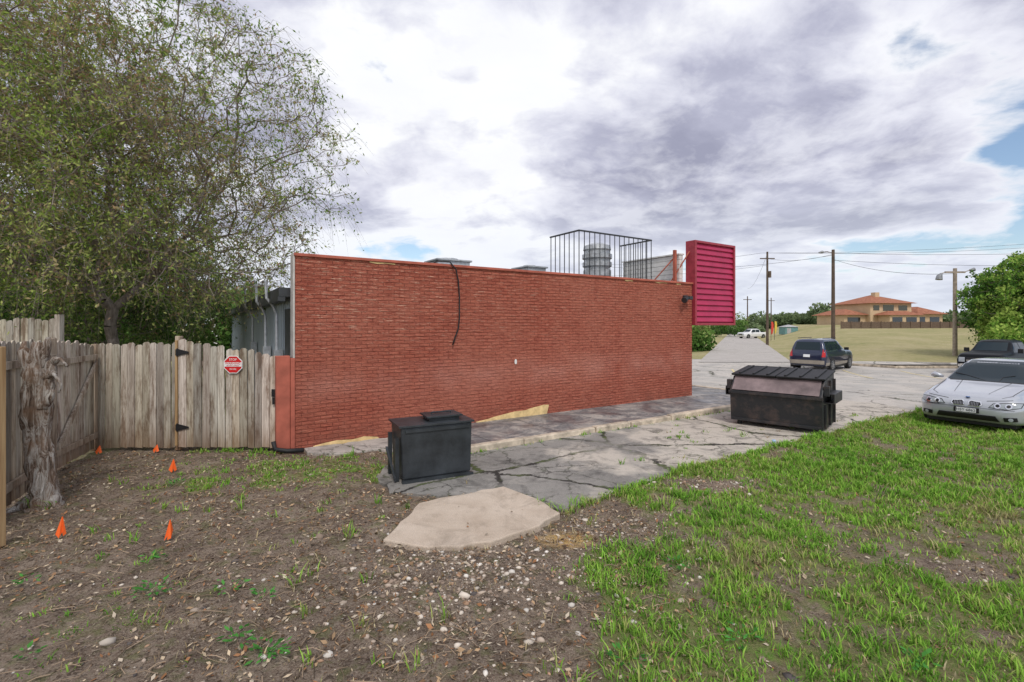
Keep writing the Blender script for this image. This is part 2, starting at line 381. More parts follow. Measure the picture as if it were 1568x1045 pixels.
for t in (2,6,10,14,18): mb.box(10.93,10.95,t,t+2.2,.9,2.4)
mb.box(10.93,10.955,4.6,5.6,.12,2.3); mb.obj('storefront_glazing',m_glass,B)
mb=MB()
for k in range(6): mb.box(10.74+.0,10.90,.3,2.6,3.46+k*.142,3.46+k*.142+.128)
mb.box(10.77,10.87,.32,2.58,3.40,4.30); mb.box(10.70,10.94,.28,2.62,4.312,4.35); mb.obj('white_siding_parapet',m_white,B)
mb=MB(); mb.box(10.6,10.68,.35,.43,3.0,4.45); mb.tube([(10.6,.5,3.5),(10.95,.1,4.4)],.02); mb.tube([(10.3,1.2,3.3),(10.7,.5,4.2)],.02); mb.obj('sign_brackets',m_redtrim,B)
for t,h in ((1.5,.18),(3.4,.32),(6.5,.40)):
    mb=MB(); mb.tube([(-.10,t,.6),(-.10,t,2.40),(-.16,t,2.56),(-.28,t,2.72),(-.30,t,2.85+h),(-.34,t,2.90+h),(-.40,t,2.86+h)],.028,8)
    mb.box(-.16,.0,t-.1,t+.1,1.2,1.7); mb.obj('service_mast',m_galv,B)
mb=MB(); mb.tube([(2.6,.3,3.42),(2.75,.1,3.52),(2.95,-.06,3.50),(3.08,-.07,3.36),(3.15,-.05,3.12),(3.18,-.04,2.8),(3.18,-.04,2.35),(3.15,-.05,2.12),(3.07,-.05,1.92),(3.02,-.05,1.78)],.015,8); mb.obj('black_cable',m_black,B,smooth=True)
mb=MB(); mb.box(10.50,10.68,-.06,-.004,2.90,3.06); mb.box(10.50,10.66,-.24,-.06,2.93,3.03); mb.tube([(10.50,-.17,2.98),(10.28,-.22,2.9)],[.05,.09],10); mb.obj('wall_light',m_dark,B,bevel=.01)
mb=MB()
mb.tube([W(-.35,-.08,.22),W(-.33,-.1,.09),W(-.15,-.16,.05),W(.1,-.25,.05)],.04,10); mb.obj('black_drain_pipe',m_black,smooth=True)

# sign cabinet
m_mag=plain('magenta_sign_metal',(.42,.022,.082),.5,var=.15,scale=2,coat=.1)
SG=empty('wall_sign_cabinet',A,ANG)
mb=MB(); mb.box(10.97,12.97,-.02,.22,2.20,4.70); mb.obj('core',m_mag,SG)
mb=MB(); n=14
for k in range(n):
    z0=2.27+k*(2.38/n); d=2.38/n
    mb.add([(11.03,-.03,z0),(12.91,-.03,z0),(12.91,-.075,z0+d*.15),(11.03,-.075,z0+d*.15),(11.03,-.03,z0+d*.92),(12.91,-.03,z0+d*.92),(12.91,-.022,z0),(11.03,-.022,z0),(11.03,-.022,z0+d*.92),(12.91,-.022,z0+d*.92)],
           [(0,1,2,3),(3,2,5,4),(0,3,4),(1,5,2),(4,5,9,8)])
mb.obj('horizontal_ribs',m_mag,SG)
mb=MB(); mb.box(10.95,11.03,-.1,.24,2.18,4.72); mb.box(12.91,12.99,-.1,.24,2.18,4.72); mb.box(11.032,12.908,-.1,.24,4.65,4.72); mb.box(11.032,12.908,-.1,.24,2.18,2.25)
mb.obj('frame',plain('sign_frame_red',(.34,.04,.06),.45,var=.2),SG,bevel=.008)
# rooftop cage
RC=empty('rooftop_security_railing',A,ANG); mb=MB()
s0,s1,t0,t1=7.38,10.3,1.0,2.3; zt=4.80
s=s0
while s<=s1+.01: mb.tube([(s,t0,2.86),(s,t0,zt)],.013,6); s+=(s1-s0)/15
t=t0
while t<=t1: mb.tube([(s0,t,2.86),(s0,t,zt)],.013,6); mb.tube([(s1,t,2.86),(s1,t,zt)],.013,6); t+=.21
for zz in (3.55,zt):
    mb.obox(((s0+s1)/2,t0,zz),((s1-s0)/2+.02,0,0),(0,.02,0),(0,0,.02))
    for q in (s0,s1): mb.obox((q,(t0+t1)/2,zz),(.02,0,0),(0,(t1-t0)/2,0),(0,0,.02))
mb.obj('bars',m_dark,RC)
mb=MB(); mb.lathe((8.75,1.75,2.86),[(.3,0),(.3,.75),(.42,.8),(.42,.98),(.36,1.0),(.36,1.06),(.44,1.1),(.44,1.22),(.37,1.24),(.37,1.3),(.45,1.34),(.45,1.46),(.38,1.48),(.38,1.56),(.42,1.6),(.40,1.72),(.2,1.8),(.05,1.82)],24)
e=empty('rooftop_exhaust_fan',A,ANG); mb.obj('housing',m_galv,e)
for (s,t,w,h) in ((4.37,3,.47,1.10),(7.12,3,.33,1.10)):
    e=empty('rooftop_air_conditioner',A,ANG); mb=MB(); mb.box(s-w,s+w,t-.4,t+.4,2.87,2.86+h)
    for q in range(5): mb.box(s-w+.04,s+w-.04,t-.42,t-.402,3.0+q*.17,3.1+q*.17)
    mb.lathe((s,t,2.86+h),[(w*.6,0),(w*.6,.05),(w*.5,.06)],18); mb.box(s-w-.05,s+w+.05,t-.45,t+.45,2.86+h-.05,2.86+h-.002); mb.obj('case',m_galv,e,bevel=.01)

# sidewalk
M=Mat('stained_sidewalk',.7,0,.35)
c=M.ramp(M.noise(1.4,6,.75,dist=.6),[(.36,(.085,.083,.088)),(.5,(.18,.175,.175)),(.62,(.40,.37,.33))])
ox=M.sep(); c=M.mix(M.ramp(M.noise(8,5,.7),[(.5,0.0),(.7,.5)]),c,(.38,.35,.31))
jt=M.math('LESS_THAN',M.math('FRACT',M.math('DIVIDE',ox[0],1.5)),.010); c=M.mix(jt,c,(.03,.03,.03)); M.col(c)
M.bump(M.noise(50,4),.3,.01); M.rough(M.ramp(M.noise(1.4,5,.6),[(.4,.35),(.6,.85)]))
mb=MB(); mb.box(2.0,12.85,-1.70,-.003,-.1,.095); mb.box(10.96,12.85,0.0,24,-.1,.095); mb.obj('sidewalk',M.m,loc=A,rz=ANG)
mb=MB(); s=2.0
while s<12.8:
    L=random.uniform(.8,1.8); e=min(s+L,13); dz=random.uniform(-.014,.014); dy=random.uniform(-.02,.02)
    mb.box(s,e-random.uniform(.015,.05),-1.86+dy,-1.703,-.1,.115+dz); s=e
mb.box(12.853,13.0,-1.70,24,-.1,.115); mb.obj('curb',m_curb,loc=A,rz=ANG,bevel=.022)

# ------------------------------------------------------------------ grease bin
m_bin=plain('black_painted_steel',(.032,.037,.042),.42,var=.5,scale=3,bump=.15)
gang=math.atan2(.44,.88); GB=empty('grease_collection_bin',(-1.50,6.66,0),gang)
mb=MB(); mb.prism([(0,.05),(1.0,.05),(1.02,.77),(-.03,.77)],0,.60); mb.obj('tank',m_bin,GB,bevel=.02)
mb=MB(); mb.box(-.06,1.05,-.02,.63,.772,.80); mb.box(.42,.88,.16,.48,.802,.85); mb.box(.38,.92,.12,.52,.852,.875); mb.tube([(.5,.32,.875),(.5,.32,.90),(.8,.32,.90),(.8,.32,.875)],.012)
mb.obj('lid_and_hatch',m_bin,GB,bevel=.008)
mb=MB()
mb.box(-.09,-.035,.08,.14,.02,.62); mb.box(-.09,-.035,.5,.56,.02,.62); mb.obox((-.10,.32,.22),(.015,0,0),(0,.28,.16),(0,.0,.02)); mb.box(.03,.97,-.02,-.002,.70,.74)
mb.box(-.02,1.02,-.05,.02,.0,.048); mb.box(-.02,1.02,.58,.64,.0,.048)
mb.obj('frame',m_bin,GB)

# ------------------------------------------------------------------ dumpster
DA=math.radians(-43); DP=empty('dumpster',(6.1,9.5,0),DA)
m_dump=Mat('worn_dumpster_steel',.45,.1,.5)
m_dump.col(m_dump.mix(m_dump.ramp(m_dump.noise(3,6,.75),[(.47,0.0),(.72,.8)]),(.022,.023,.026),(.11,.075,.062)))
m_dump.bump(m_dump.noise(6,4),.4,.02); m_dump=m_dump.m
m_slope=plain('brown_sheen_steel',(.20,.15,.15),.5,var=.45,scale=3)  # brownish sheen of the sloped front put into its base colour
def sideprism(mb,poly,x0,x1,m=0):
    n=len(poly); vs=[(x0,a,b) for a,b in poly]+[(x1,a,b) for a,b in poly]
    fs=[tuple(range(n)),tuple(range(2*n-1,n-1,-1))]+[((i+1)%n,i,n+i,n+(i+1)%n) for i in range(n)]
    mb.add(vs,fs,m)
prof=[(.06,.10),(0,.76),(.24,1.06),(1.18,1.16),(1.22,.10)]
mb=MB(); sideprism(mb,prof,-1.75,0); mb.obj('hopper',m_dump,DP,bevel=.012)
mb=MB(); sideprism(mb,[(-.006,.78),(.225,1.06),(.215,1.065),(-.016,.785)],-1.70,-.05); mb.obj('sloped_front_panel',m_slope,DP)
mb=MB()
for a,b in ((-1.77,-.89),(-.87,.02)):
    sideprism(mb,[(.16,1.075),(1.22,1.182),(1.24,1.222),(.15,1.115)],a,b)
    for q in range(3):
        x0=a+.14+q*.28; sideprism(mb,[(.2,1.12),(1.18,1.218),(1.18,1.245),(.2,1.147)],x0,x0+.05)
mb.obj('plastic_lids',m_black,DP,bevel=.01)
mb=MB()
for xx in (0.0,-1.75):
    sg=1 if xx==0 else -1
    a,b=sorted((xx+sg*.004,xx+sg*.17)); mb.box(a,b,.22,1.05,.62,.64); mb.box(a,b,.22,1.05,.80,.82); mb.box(min(b,a) if sg<0 else b-.02,(a+.02) if sg<0 else b,.22,1.05,.642,.798)
    a,b=sorted((xx+sg*.004,xx+sg*.04))
    for yy in (.2,.64,1.10): mb.box(a,b,yy,yy+.05,.12,1.05 if yy>.3 else .6)
    a,b=sorted((xx+sg*.004,xx+sg*.10)); mb.box(a,b,.10,.20,.78,.98)
mb.box(-1.77,.02,-.035,-.006,.70,.76); mb.box(-1.73,-.02,0.02,.055,.11,.17); mb.obj('fork_pockets_and_ribs',m_dump,DP,bevel=.006)
mb=MB(); mb.tube([(-1.75,1.23,1.21),(0,1.23,1.21)],.02)
for xx in (-1.6,-.15):
    for yy in (.18,1.08): mb.box(xx-.04,xx+.04,yy-.03,yy+.03,.0,.10)
mb.obj('hinge_rod_and_feet',m_black,DP)

# ------------------------------------------------------------------ wooden fence
M=Mat('weathered_cedar',.9,0,.15)
at=M.sep(M.attr()); ob=M.vec((34,34,1.6)); g=M.noise(1,6,.7,v=ob,dist=.4)
base=M.ramp(g,[(.3,(.26,.215,.18)),(.5,(.50,.445,.385)),(.7,(.70,.65,.58))])
base=M.mix(M.ramp(M.noise(1.4,5,.75,v=M.vec((4,4,.8))),[(.48,0.0),(.62,.8)]),base,(.16,.10,.065))
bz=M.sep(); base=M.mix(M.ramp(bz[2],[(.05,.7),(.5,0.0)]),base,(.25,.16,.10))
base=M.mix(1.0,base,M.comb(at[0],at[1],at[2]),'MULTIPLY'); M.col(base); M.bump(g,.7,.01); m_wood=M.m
m_newwood=Mat('newer_wood',.85,0,.2); g=m_newwood.noise(1,5,.6,v=m_newwood.vec((30,30,1.5))); m_newwood.col(m_newwood.ramp(g,[(.3,(.32,.19,.09)),(.7,(.52,.36,.19))])); m_newwood=m_newwood.m
def fence(name,p0,p1,h0,h1,rails_side=None,parent=None,bw=.14,gap=.006,brace=False,z0=.03,seed=0,var=.03):
    r=random.Random(seed); p0=Vector((*p0,0)); p1=Vector((*p1,0)); d=(p1-p0); L=d.length; d.normalize(); nrm=Vector((d.y,-d.x,0)); mb=MB(); q=0
    while q<L-.05:
        w=min(bw*r.uniform(.85,1.05),L-q); h=h0+(h1-h0)*q/L+r.uniform(-var,var); c=p0+d*(q+w/2); off=nrm*r.uniform(-.006,.006)
        t=r.uniform(.6,1.18); cc=(t*r.uniform(.97,1.05),t,t*r.uniform(.9,1.0)); hw=(w-gap*r.uniform(.7,2.5))/2; e=.035; th=.009; lean=r.uniform(-.014,.014)
        poly=[(-hw,z0+r.uniform(0,.03)),(hw,z0+r.uniform(0,.03)),(hw+lean,h-e),(hw-e+lean,h),(-hw+e+lean,h-r.uniform(0,.012)),(-hw+lean,h-e)]
        vs=[c+off+d*a+nrm*th+Vector((0,0,b)) for a,b in poly]+[c+off+d*a-nrm*th+Vector((0,0,b)) for a,b in poly]
        n=6; fs=[tuple(range(n)),tuple(range(2*n-1,n-1,-1))]+[((i+1)%n,i,n+i,n+(i+1)%n) for i in range(n)]
        mb.add(vs,fs,0,cc); q+=w
    sd=rails_side or -1
    for k,zz in enumerate((.28,(h0+h1)/2-.28)):
        c=p0+d*L/2+nrm*sd*.04; mb.obox(c+Vector((0,0,zz)),d*(L/2),nrm*.02,Vector((0,0,.045)),0,(.85,.8,.75))
    if brace:
        a=p0+d*.05+nrm*sd*.045+Vector((0,0,.33)); b=p1-d*.05+nrm*sd*.045+Vector((0,0,h1-.33)); v=(b-a)/2
        mb.obox((a+b)/2,v,nrm*.018,Vector((0,0,.05)),0,(.95,.9,.85))
    return mb.obj(name,m_wood,parent)
FE=empty('wooden_fence')
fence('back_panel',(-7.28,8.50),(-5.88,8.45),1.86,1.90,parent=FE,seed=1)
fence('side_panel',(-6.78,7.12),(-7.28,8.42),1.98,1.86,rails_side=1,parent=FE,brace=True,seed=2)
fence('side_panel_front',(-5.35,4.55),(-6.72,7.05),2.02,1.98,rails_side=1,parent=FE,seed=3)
mb=MB(); mb.box(-5.90,-5.81,8.46,8.55,0,2.0,0,(.9,.8,.7)); mb.box(-7.36,-7.27,8.44,8.53,0,1.86,0,(.7,.6,.5)); mb.box(-6.80,-6.71,7.04,7.13,0,2.0,0,(.7,.62,.55)); mb.obj('posts',m_wood,FE,bevel=.006)
mb=MB(); mb.box(-5.845,-5.805,8.375,8.41,.1,1.93); mb.box(-5.145,-5.085,4.78,4.86,-.02,1.98); mb.obj('newer_posts',m_newwood,FE,bevel=.006)
GT=empty('wooden_gate')
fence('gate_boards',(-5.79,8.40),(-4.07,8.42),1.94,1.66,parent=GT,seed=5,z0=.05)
mb=MB()
for zz in (.42,1.72):
    mb.prism([(-5.83,zz-.05),(-5.79,zz-.06),(-5.60,zz-.012),(-5.60,zz+.012),(-5.79,zz+.06),(-5.83,zz+.05)],8.368,8.376)
    mb.tube([(-5.80,8.37,zz-.07),(-5.80,8.37,zz+.07)],.012)
mb.box(-4.17,-4.09,8.375,8.39,.95,1.08); mb.box(-4.15,-4.11,8.36,8.374,.82,.94); mb.obj('hinges_and_latch',m_black,GT)
fence('tall_neighbor_fence',(-12.5,9.6),(-8.9,9.5),2.33,2.30,seed=8,bw=.15,var=.05)
mb=MB(); mb.box(-8.92,-8.82,9.42,9.52,0,2.4,0,(1.1,1.1,1.1)); mb.obj('fence_post',m_wood)
m_sr=plain('sign_red',(.60,.02,.02),.4,var=.1); m_sw=plain('sign_white',(.8,.8,.78),.4,var=.05)
SN=empty('security_warning_sign',(-4.83,8.372,1.51))
def disc(name,r,y,mat,n,ph,parent,sx=1):
    mb=MB(); mb.prism([(r*sx*math.cos(ph+2*math.pi*k/n),r*math.sin(ph+2*math.pi*k/n)) for k in range(n)],y-.003,y); return mb.obj(name,mat,parent)
disc('plate',.165,0,m_sw,8,math.pi/8,SN,1.05); disc('red_face',.150,-.0035,m_sr,8,math.pi/8,SN,1.05)
mb=MB(); mb.box(-.145,.145,-.0095,-.0075,-.035,.04); mb.obj('white_band',m_sw,SN)
def text(s,size,loc,mat,parent,rot=(math.pi/2,0,0)):
    cu=bpy.data.curves.new('lettering','FONT'); cu.body=s; cu.size=size; cu.align_x='CENTER'; cu.align_y='CENTER'; cu.extrude=.0008; cu.materials.append(mat)
    o=link(bpy.data.objects.new('lettering',cu),parent); o.location=loc; o.rotation_euler=rot; return o
text('WARNING',.055,(0,-.0115,.018),m_sr,SN); text('SECURITY CAMERAS',.024,(0,-.0115,-.018),m_sr,SN); text('STOP',.055,(0,-.009,.085),m_sw,SN); text('IN USE',.04,(0,-.009,-.08),m_sw,SN)

# ------------------------------------------------------------------ dead trunk
M=Mat('stripped_bark',.95,0,.1); g=M.noise(1,7,.75,v=M.vec((16,16,2.2)),dist=1.4)
bark=M.ramp(g,[(.36,(.05,.034,.025)),(.46,(.26,.19,.145)),(.54,(.52,.47,.42)),(.70,(.74,.71,.67))])
bark=M.mix(M.ramp(M.noise(3,4),[(.50,0.0),(.62,.6)]),bark,(.26,.16,.10)); M.col(bark); M.bump(g,1,.06); m_bark=M.m
ST=empty('dead_tree_trunk',(-5.70,5.85,0)); mb=MB()
def wig(pts,r,n=14,seg=18,amp=.014):
    P=[Vector(p) for p in pts]; out=[];rs=[]
    for i in range(n):
        f=i/(n-1)*(len(P)-1); k=min(int(f),len(P)-2); t=f-k
        p=P[k].lerp(P[k+1],t); out.append(p+Vector((random.uniform(-amp,amp),random.uniform(-amp,amp),0))); rs.append(max(.010,r[k]+(r[k+1]-r[k])*t+random.uniform(-.012,.012)))
    mb.tube(out,rs,seg,jit=.15)
wig([(.06,0,-.1),(.02,0,.15),(-.07,0,.6),(-.09,0,1.1),(-.04,0,1.6),(-.02,.02,1.98)],[.21,.12,.10,.11,.13,.09],26)
wig([(.10,.02,-.1),(.06,0,.3),(.0,.03,.9),(.06,0,1.4),(.14,0,1.75)],[.13,.09,.08,.07,.03],20)
wig([(-.05,0,1.5),(.10,.02,1.72),(.24,0,1.80),(.30,.0,1.70)],[.09,.06,.03,.012],8,12)
wig([(-.05,0,1.6),(-.16,-.05,1.85),(-.2,-.02,2.0)],[.10,.06,.02],6,12)
wig([(.02,0,1.7),(.08,-.03,1.9),(.12,-.02,2.05)],[.07,.05,.015],6,10)
wig([(.05,0,1.55),(.2,-.06,1.62),(.27,-.05,1.5),(.26,-.05,1.38)],[.05,.03,.015,.01],8,8)
wig([(.02,0,1.2),(.14,-.05,1.3),(.17,-.03,1.42)],[.08,.05,.01],6,10)
wig([(.1,0,.12),(.22,-.05,.02),(.34,-.08,-.03)],[.08,.05,.02],6,10)
wig([(-.05,0,.12),(-.2,-.1,.01),(-.3,-.2,-.03)],[.08,.05,.02],6,10)
mb.obj('trunk',m_bark,ST,smooth=True)

# ------------------------------------------------------------------ orange marker flags
m_or=plain('orange_flag_vinyl',(.9,.14,.02),.55,var=.1); m_wire=plain('steel_wire',(.3,.3,.3),.4,.8)
for i,(x,y,h) in enumerate([(-4.66,5.0,.21),(-3.49,4.93,.21),(-5.05,7.20,.19),(-7.0,8.2,.14),(-6.1,8.30,.13)]):
    f=empty('marker_flag',(x,y,.0),random.uniform(-.6,.6)); mb=MB(); mb.tube([(0,0,-.03),(.008,0,h+.03)],.003,5); mb.obj('wire_stake',m_wire,f)
    k=random.uniform(.7,1.1); w=.055*k; mb=MB()
    mb.add([(.008,0,h+.02),(-w,-.02,.03+.02*k),(-.01,-.05,.01),(.01,-.02,.06),(w*.9,-.01,.035),(.0,.03,.1),(.02,-.035,.02)],[(0,1,2),(0,2,3),(0,6,4),(0,4,5),(0,3,6),(1,0,5)]); mb.obj('flag',m_or,f)

# ------------------------------------------------------------------ grass, stones, litter
def tufts(n,xr,yr,fn,hmin,hmax,blades,seed,palette,spread=.035,wid=(.0022,.0045),pts=None):
    r=np.random.default_rng(seed)
    if pts is None:
        x=r.uniform(*xr,n); y=r.uniform(*yr,n); k=r.random(n)<fn(x,y)
        k&=~(pip(x,y,ALLEY0)&(r.random(n)>.015))&~pip(x,y,PAD)&~pip(x,y,SIDE)&~pip(x,y,SLAB)&~pip(x,y,LOT); k&=(np.abs(x)<1.2*y+1)
        x=x[k];y=y[k]
    else: x,y=pts
    m=len(x); th=r.uniform(.45,1.35,m)*(.5+1.0*fbm(x*1.5,y*1.5,2))
    pi=np.clip(r.random(m)*.6+(fbm(x*.9+3,y*.9,3)-.3)*.9,0,.999)
    X=np.repeat(x,blades);Y=np.repeat(y,blades);T=np.repeat(th,blades);PI=np.repeat(pi,blades); N=len(X)
    X=X+r.normal(0,spread,N);Y=Y+r.normal(0,spread,N); a=r.uniform(0,2*np.pi,N); h=r.uniform(hmin,hmax,N)*T; ln=r.uniform(.2,1.2,N)*h
    w=r.uniform(*wid,N)*(1+Y*.12); dx=np.cos(a);dy=np.sin(a); px=-dy*w;py=dx*w
    z0=-.01+lump(X,Y)*(1-ss(13,20,np.hypot(X,Y)))
    V=np.zeros((N,5,3))
    V[:,0]=np.stack([X-px,Y-py,z0],1);V[:,1]=np.stack([X+px,Y+py,z0],1)
    V[:,2]=np.stack([X+px*.8+dx*ln*.35,Y+py*.8+dy*ln*.35,z0+h*.65],1);V[:,3]=np.stack([X-px*.8+dx*ln*.35,Y-py*.8+dy*ln*.35,z0+h*.65],1)
    V[:,4]=np.stack([X+dx*ln,Y+dy*ln,z0+h],1)
    b=np.arange(N)*5; F=np.concatenate([np.stack([b,b+1,b+2],1),np.stack([b,b+2,b+3],1),np.stack([b+3,b+2,b+4],1)])
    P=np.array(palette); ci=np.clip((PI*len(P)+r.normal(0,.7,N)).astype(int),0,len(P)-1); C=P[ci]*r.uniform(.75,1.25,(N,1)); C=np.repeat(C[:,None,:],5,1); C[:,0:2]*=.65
    return V.reshape(-1,3),F,C.reshape(-1,3)
m_gr=attrmat('grass_blades',.25)
pal=[(.13,.29,.04),(.18,.38,.05),(.24,.47,.065),(.31,.51,.085),(.22,.40,.055),(.38,.43,.13),(.42,.38,.19)]
dry=[(.46,.38,.22),(.34,.26,.15),(.56,.48,.30),(.26,.20,.11)]
rf=np.random.default_rng(77); ex=[];ey=[]
for i in range(5,len(ALLEY0)-4):
    a,b=ALLEY0[i],ALLEY0[i+1]; L=math.dist(a,b); n=int(L*26); t=rf.random(n); ex+=list(a[0]+(b[0]-a[0])*t+rf.normal(0,.05,n)+.02); ey+=list(a[1]+(b[1]-a[1])*t+rf.normal(0,.05,n)-.04)
for s_ in rf.uniform(2.2,12.5,60): p=W2(s_,-1.9+rf.normal(0,.02)); ex.append(p[0]);ey.append(p[1])
for s_ in rf.uniform(-1.7,-.1,40): ex.append(-5.7+1.7*rf.random()); ey.append(8.33+rf.normal(0,.03))
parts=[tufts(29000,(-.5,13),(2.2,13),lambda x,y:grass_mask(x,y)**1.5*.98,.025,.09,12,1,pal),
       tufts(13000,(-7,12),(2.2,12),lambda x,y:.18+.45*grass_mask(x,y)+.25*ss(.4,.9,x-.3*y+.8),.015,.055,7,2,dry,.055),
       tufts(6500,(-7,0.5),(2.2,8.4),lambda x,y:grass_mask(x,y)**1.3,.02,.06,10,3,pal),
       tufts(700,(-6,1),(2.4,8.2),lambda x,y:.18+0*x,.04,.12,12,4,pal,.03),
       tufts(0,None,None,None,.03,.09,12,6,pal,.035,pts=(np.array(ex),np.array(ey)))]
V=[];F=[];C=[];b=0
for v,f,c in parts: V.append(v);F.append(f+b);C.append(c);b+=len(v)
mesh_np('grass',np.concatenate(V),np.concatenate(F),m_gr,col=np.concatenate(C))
def weeds():
    r=np.random.default_rng(5); V=[];C=[]
    spots=[(-2.92,3.95,.15,55),(-1.62,3.22,.13,50),(-1.9,3.35,.1,26),(-3.35,4.5,.09,25),(-2.35,4.0,.12,26),(-2.0,3.9,.09,20),(.75,3.15,.1,20),(1.6,3.35,.12,30),(-3.2,3.2,.08,15),(2.6,3.1,.12,25),(-4.6,6.6,.1,30),(1.5,4.4,.1,25),(-4.1,4.1,.09,20)]
    for cx,cy,R,n in spots:
        for i in range(n):
            a=r.uniform(0,6.28); d=R*math.sqrt(r.random()); L=r.uniform(.012,.034); c=np.array([cx+d*math.cos(a)*1.3,cy+d*math.sin(a),.015+r.uniform(0,.06)])
            u=np.array([math.cos(a),math.sin(a),r.uniform(-.2,.6)])*L; w=np.array([-math.sin(a),math.cos(a),r.uniform(-.3,.3)])*L*.45
            V+=[c-u,c+w,c+u,c-w]; C+=[np.array([.07,.22,.045])*r.uniform(.6,1.7)]*4
    F=np.arange(len(V)).reshape(-1,4); mesh_np('broadleaf_weeds',V,F,m_gr,col=np.array(C))
weeds()
def stones():
    bm=bmesh.new(); bmesh.ops.create_icosphere(bm,subdivisions=1,radius=1); base=np.array([v.co[:] for v in bm.verts]); f=np.array([[v.index for v in q.verts] for q in bm.faces]); bm.free()
    r=np.random.default_rng(3); P=[]
    def put(n,cx,cy,sx,sy,s0,s1):
        x=r.normal(cx,sx,n);y=r.normal(cy,sy,n); s=s0+(s1-s0)*r.random(n)**4; P.append(np.stack([x,y,s],1))
    put(1900,-.35,4.25,.6,.45,.005,.028); put(600,1.1,5.3,.4,.3,.005,.022); put(450,-2.6,3.7,1.3,.6,.004,.020); put(250,2.8,6.6,.5,.2,.008,.03); put(350,-3,5.4,1.6,1.2,.004,.014); put(110,-.4,4.2,1.3,.8,.018,.05); put(120,4.1,4.3,.4,.2,.006,.02)
    P=np.concatenate(P); k=~pip(P[:,0],P[:,1],PAD)&~pip(P[:,0],P[:,1],ALLEY0)&(P[:,1]>2.3)&(P[:,1]<8.2); P=P[k]; n=len(P)
    sc=P[:,2][:,None]*r.uniform(.6,1.3,(n,3)); sc[:,2]*=.6
    V=base[None]*(1+r.uniform(-.3,.3,(n,len(base),1)))*sc[:,None,:]
    a=r.uniform(0,6.28,n); c,s=np.cos(a)[:,None],np.sin(a)[:,None]; vx=V[...,0]*c-V[...,1]*s; vy=V[...,0]*s+V[...,1]*c; V[...,0]=vx;V[...,1]=vy
    V+=np.stack([P[:,0],P[:,1],lump(P[:,0],P[:,1])+P[:,2]*.1],1)[:,None,:]
    F=(f[None]+(np.arange(n)*len(base))[:,None,None]).reshape(-1,3)
    pal=np.array([(.60,.53,.45),(.44,.36,.29),(.30,.23,.18),(.70,.65,.58),(.12,.105,.10),(.42,.27,.18)]); ci=r.choice(6,n,p=[.18,.28,.28,.08,.09,.09]); C=np.repeat(pal[ci]*r.uniform(.75,1.15,(n,1)),len(base),0)
    mesh_np('gravel',V.reshape(-1,3),F,attrmat('gravel_stone'),col=C)
stones()
def litter():
    r=np.random.default_rng(8); n=44000; x=r.uniform(-7.2,9,n); y=r.uniform(2.3,8.4,n); dn=fbm(x*1.6,y*1.6,3)
    k=(r.random(n)<np.where(x<1.5,.25+1.3*ss(.35,.6,dn),.25))&~pip(x,y,ALLEY0)&~(pip(x,y,PAD)&(r.random(n)>.02))&(np.abs(x)<1.2*y+1)
    x=x[k];y=y[k];n=len(x); a=r.uniform(0,6.28,n); L=.006+.026*r.random(n)**1.8; z=lump(x,y)*np.where(pip(x,y,PAD),0,1)+r.uniform(.004,.022,n)+np.where(pip(x,y,PAD),.045,0); c=np.stack([x,y,z],1)
    u=np.stack([np.cos(a),np.sin(a),r.uniform(-.5,.5,n)],1)*L[:,None]; w=np.stack([-np.sin(a),np.cos(a),r.uniform(-.6,.6,n)],1)*L[:,None]*r.uniform(.2,.6,(n,1))
    V=np.stack([c-u,c+w,c+u,c-w],1).reshape(-1,3); pal=np.array([(.28,.17,.10),(.40,.27,.16),(.12,.08,.05),(.54,.43,.30),(.32,.16,.08),(.46,.39,.30)]); C=np.repeat(pal[r.integers(0,6,n)]*r.uniform(.6,1.2,(n,1)),4,0)
    mesh_np('leaf_litter',V,np.arange(len(V)).reshape(-1,4),attrmat('dry_leaf'),col=C)
    n=2200; x=r.uniform(-6.5,1.5,n);y=r.uniform(2.6,8.2,n); k=~pip(x,y,ALLEY0)&~pip(x,y,PAD)&~pip(x,y,SLAB)&~pip(x,y,SIDE); mb=MB(); zz=lump(x,y)
    for X0,Y0,z in zip(x[k],y[k],zz[k]+.015):
        a=r.uniform(0,6.28); L=r.uniform(.04,.24); q=r.uniform(-.3,.3); t=r.uniform(.5,2.4)
        mb.tube([(X0,Y0,z),(X0+L*.5*math.cos(a),Y0+L*.5*math.sin(a),z+.012),(X0+L*math.cos(a+q),Y0+L*math.sin(a+q),z)],r.uniform(.0015,.004),4,c=(.16*t,.12*t,.085*t),caps=False)
    mb.obj('fallen_twigs',attrmat('twig'))
litter()
mb=MB(); mb.lathe((4.85,8.95,.02),[(.03,0),(.04,.03),(.03,.05)],8); mb.obj('plastic_cup',plain('blue_white_plastic',(.35,.5,.7),.4))

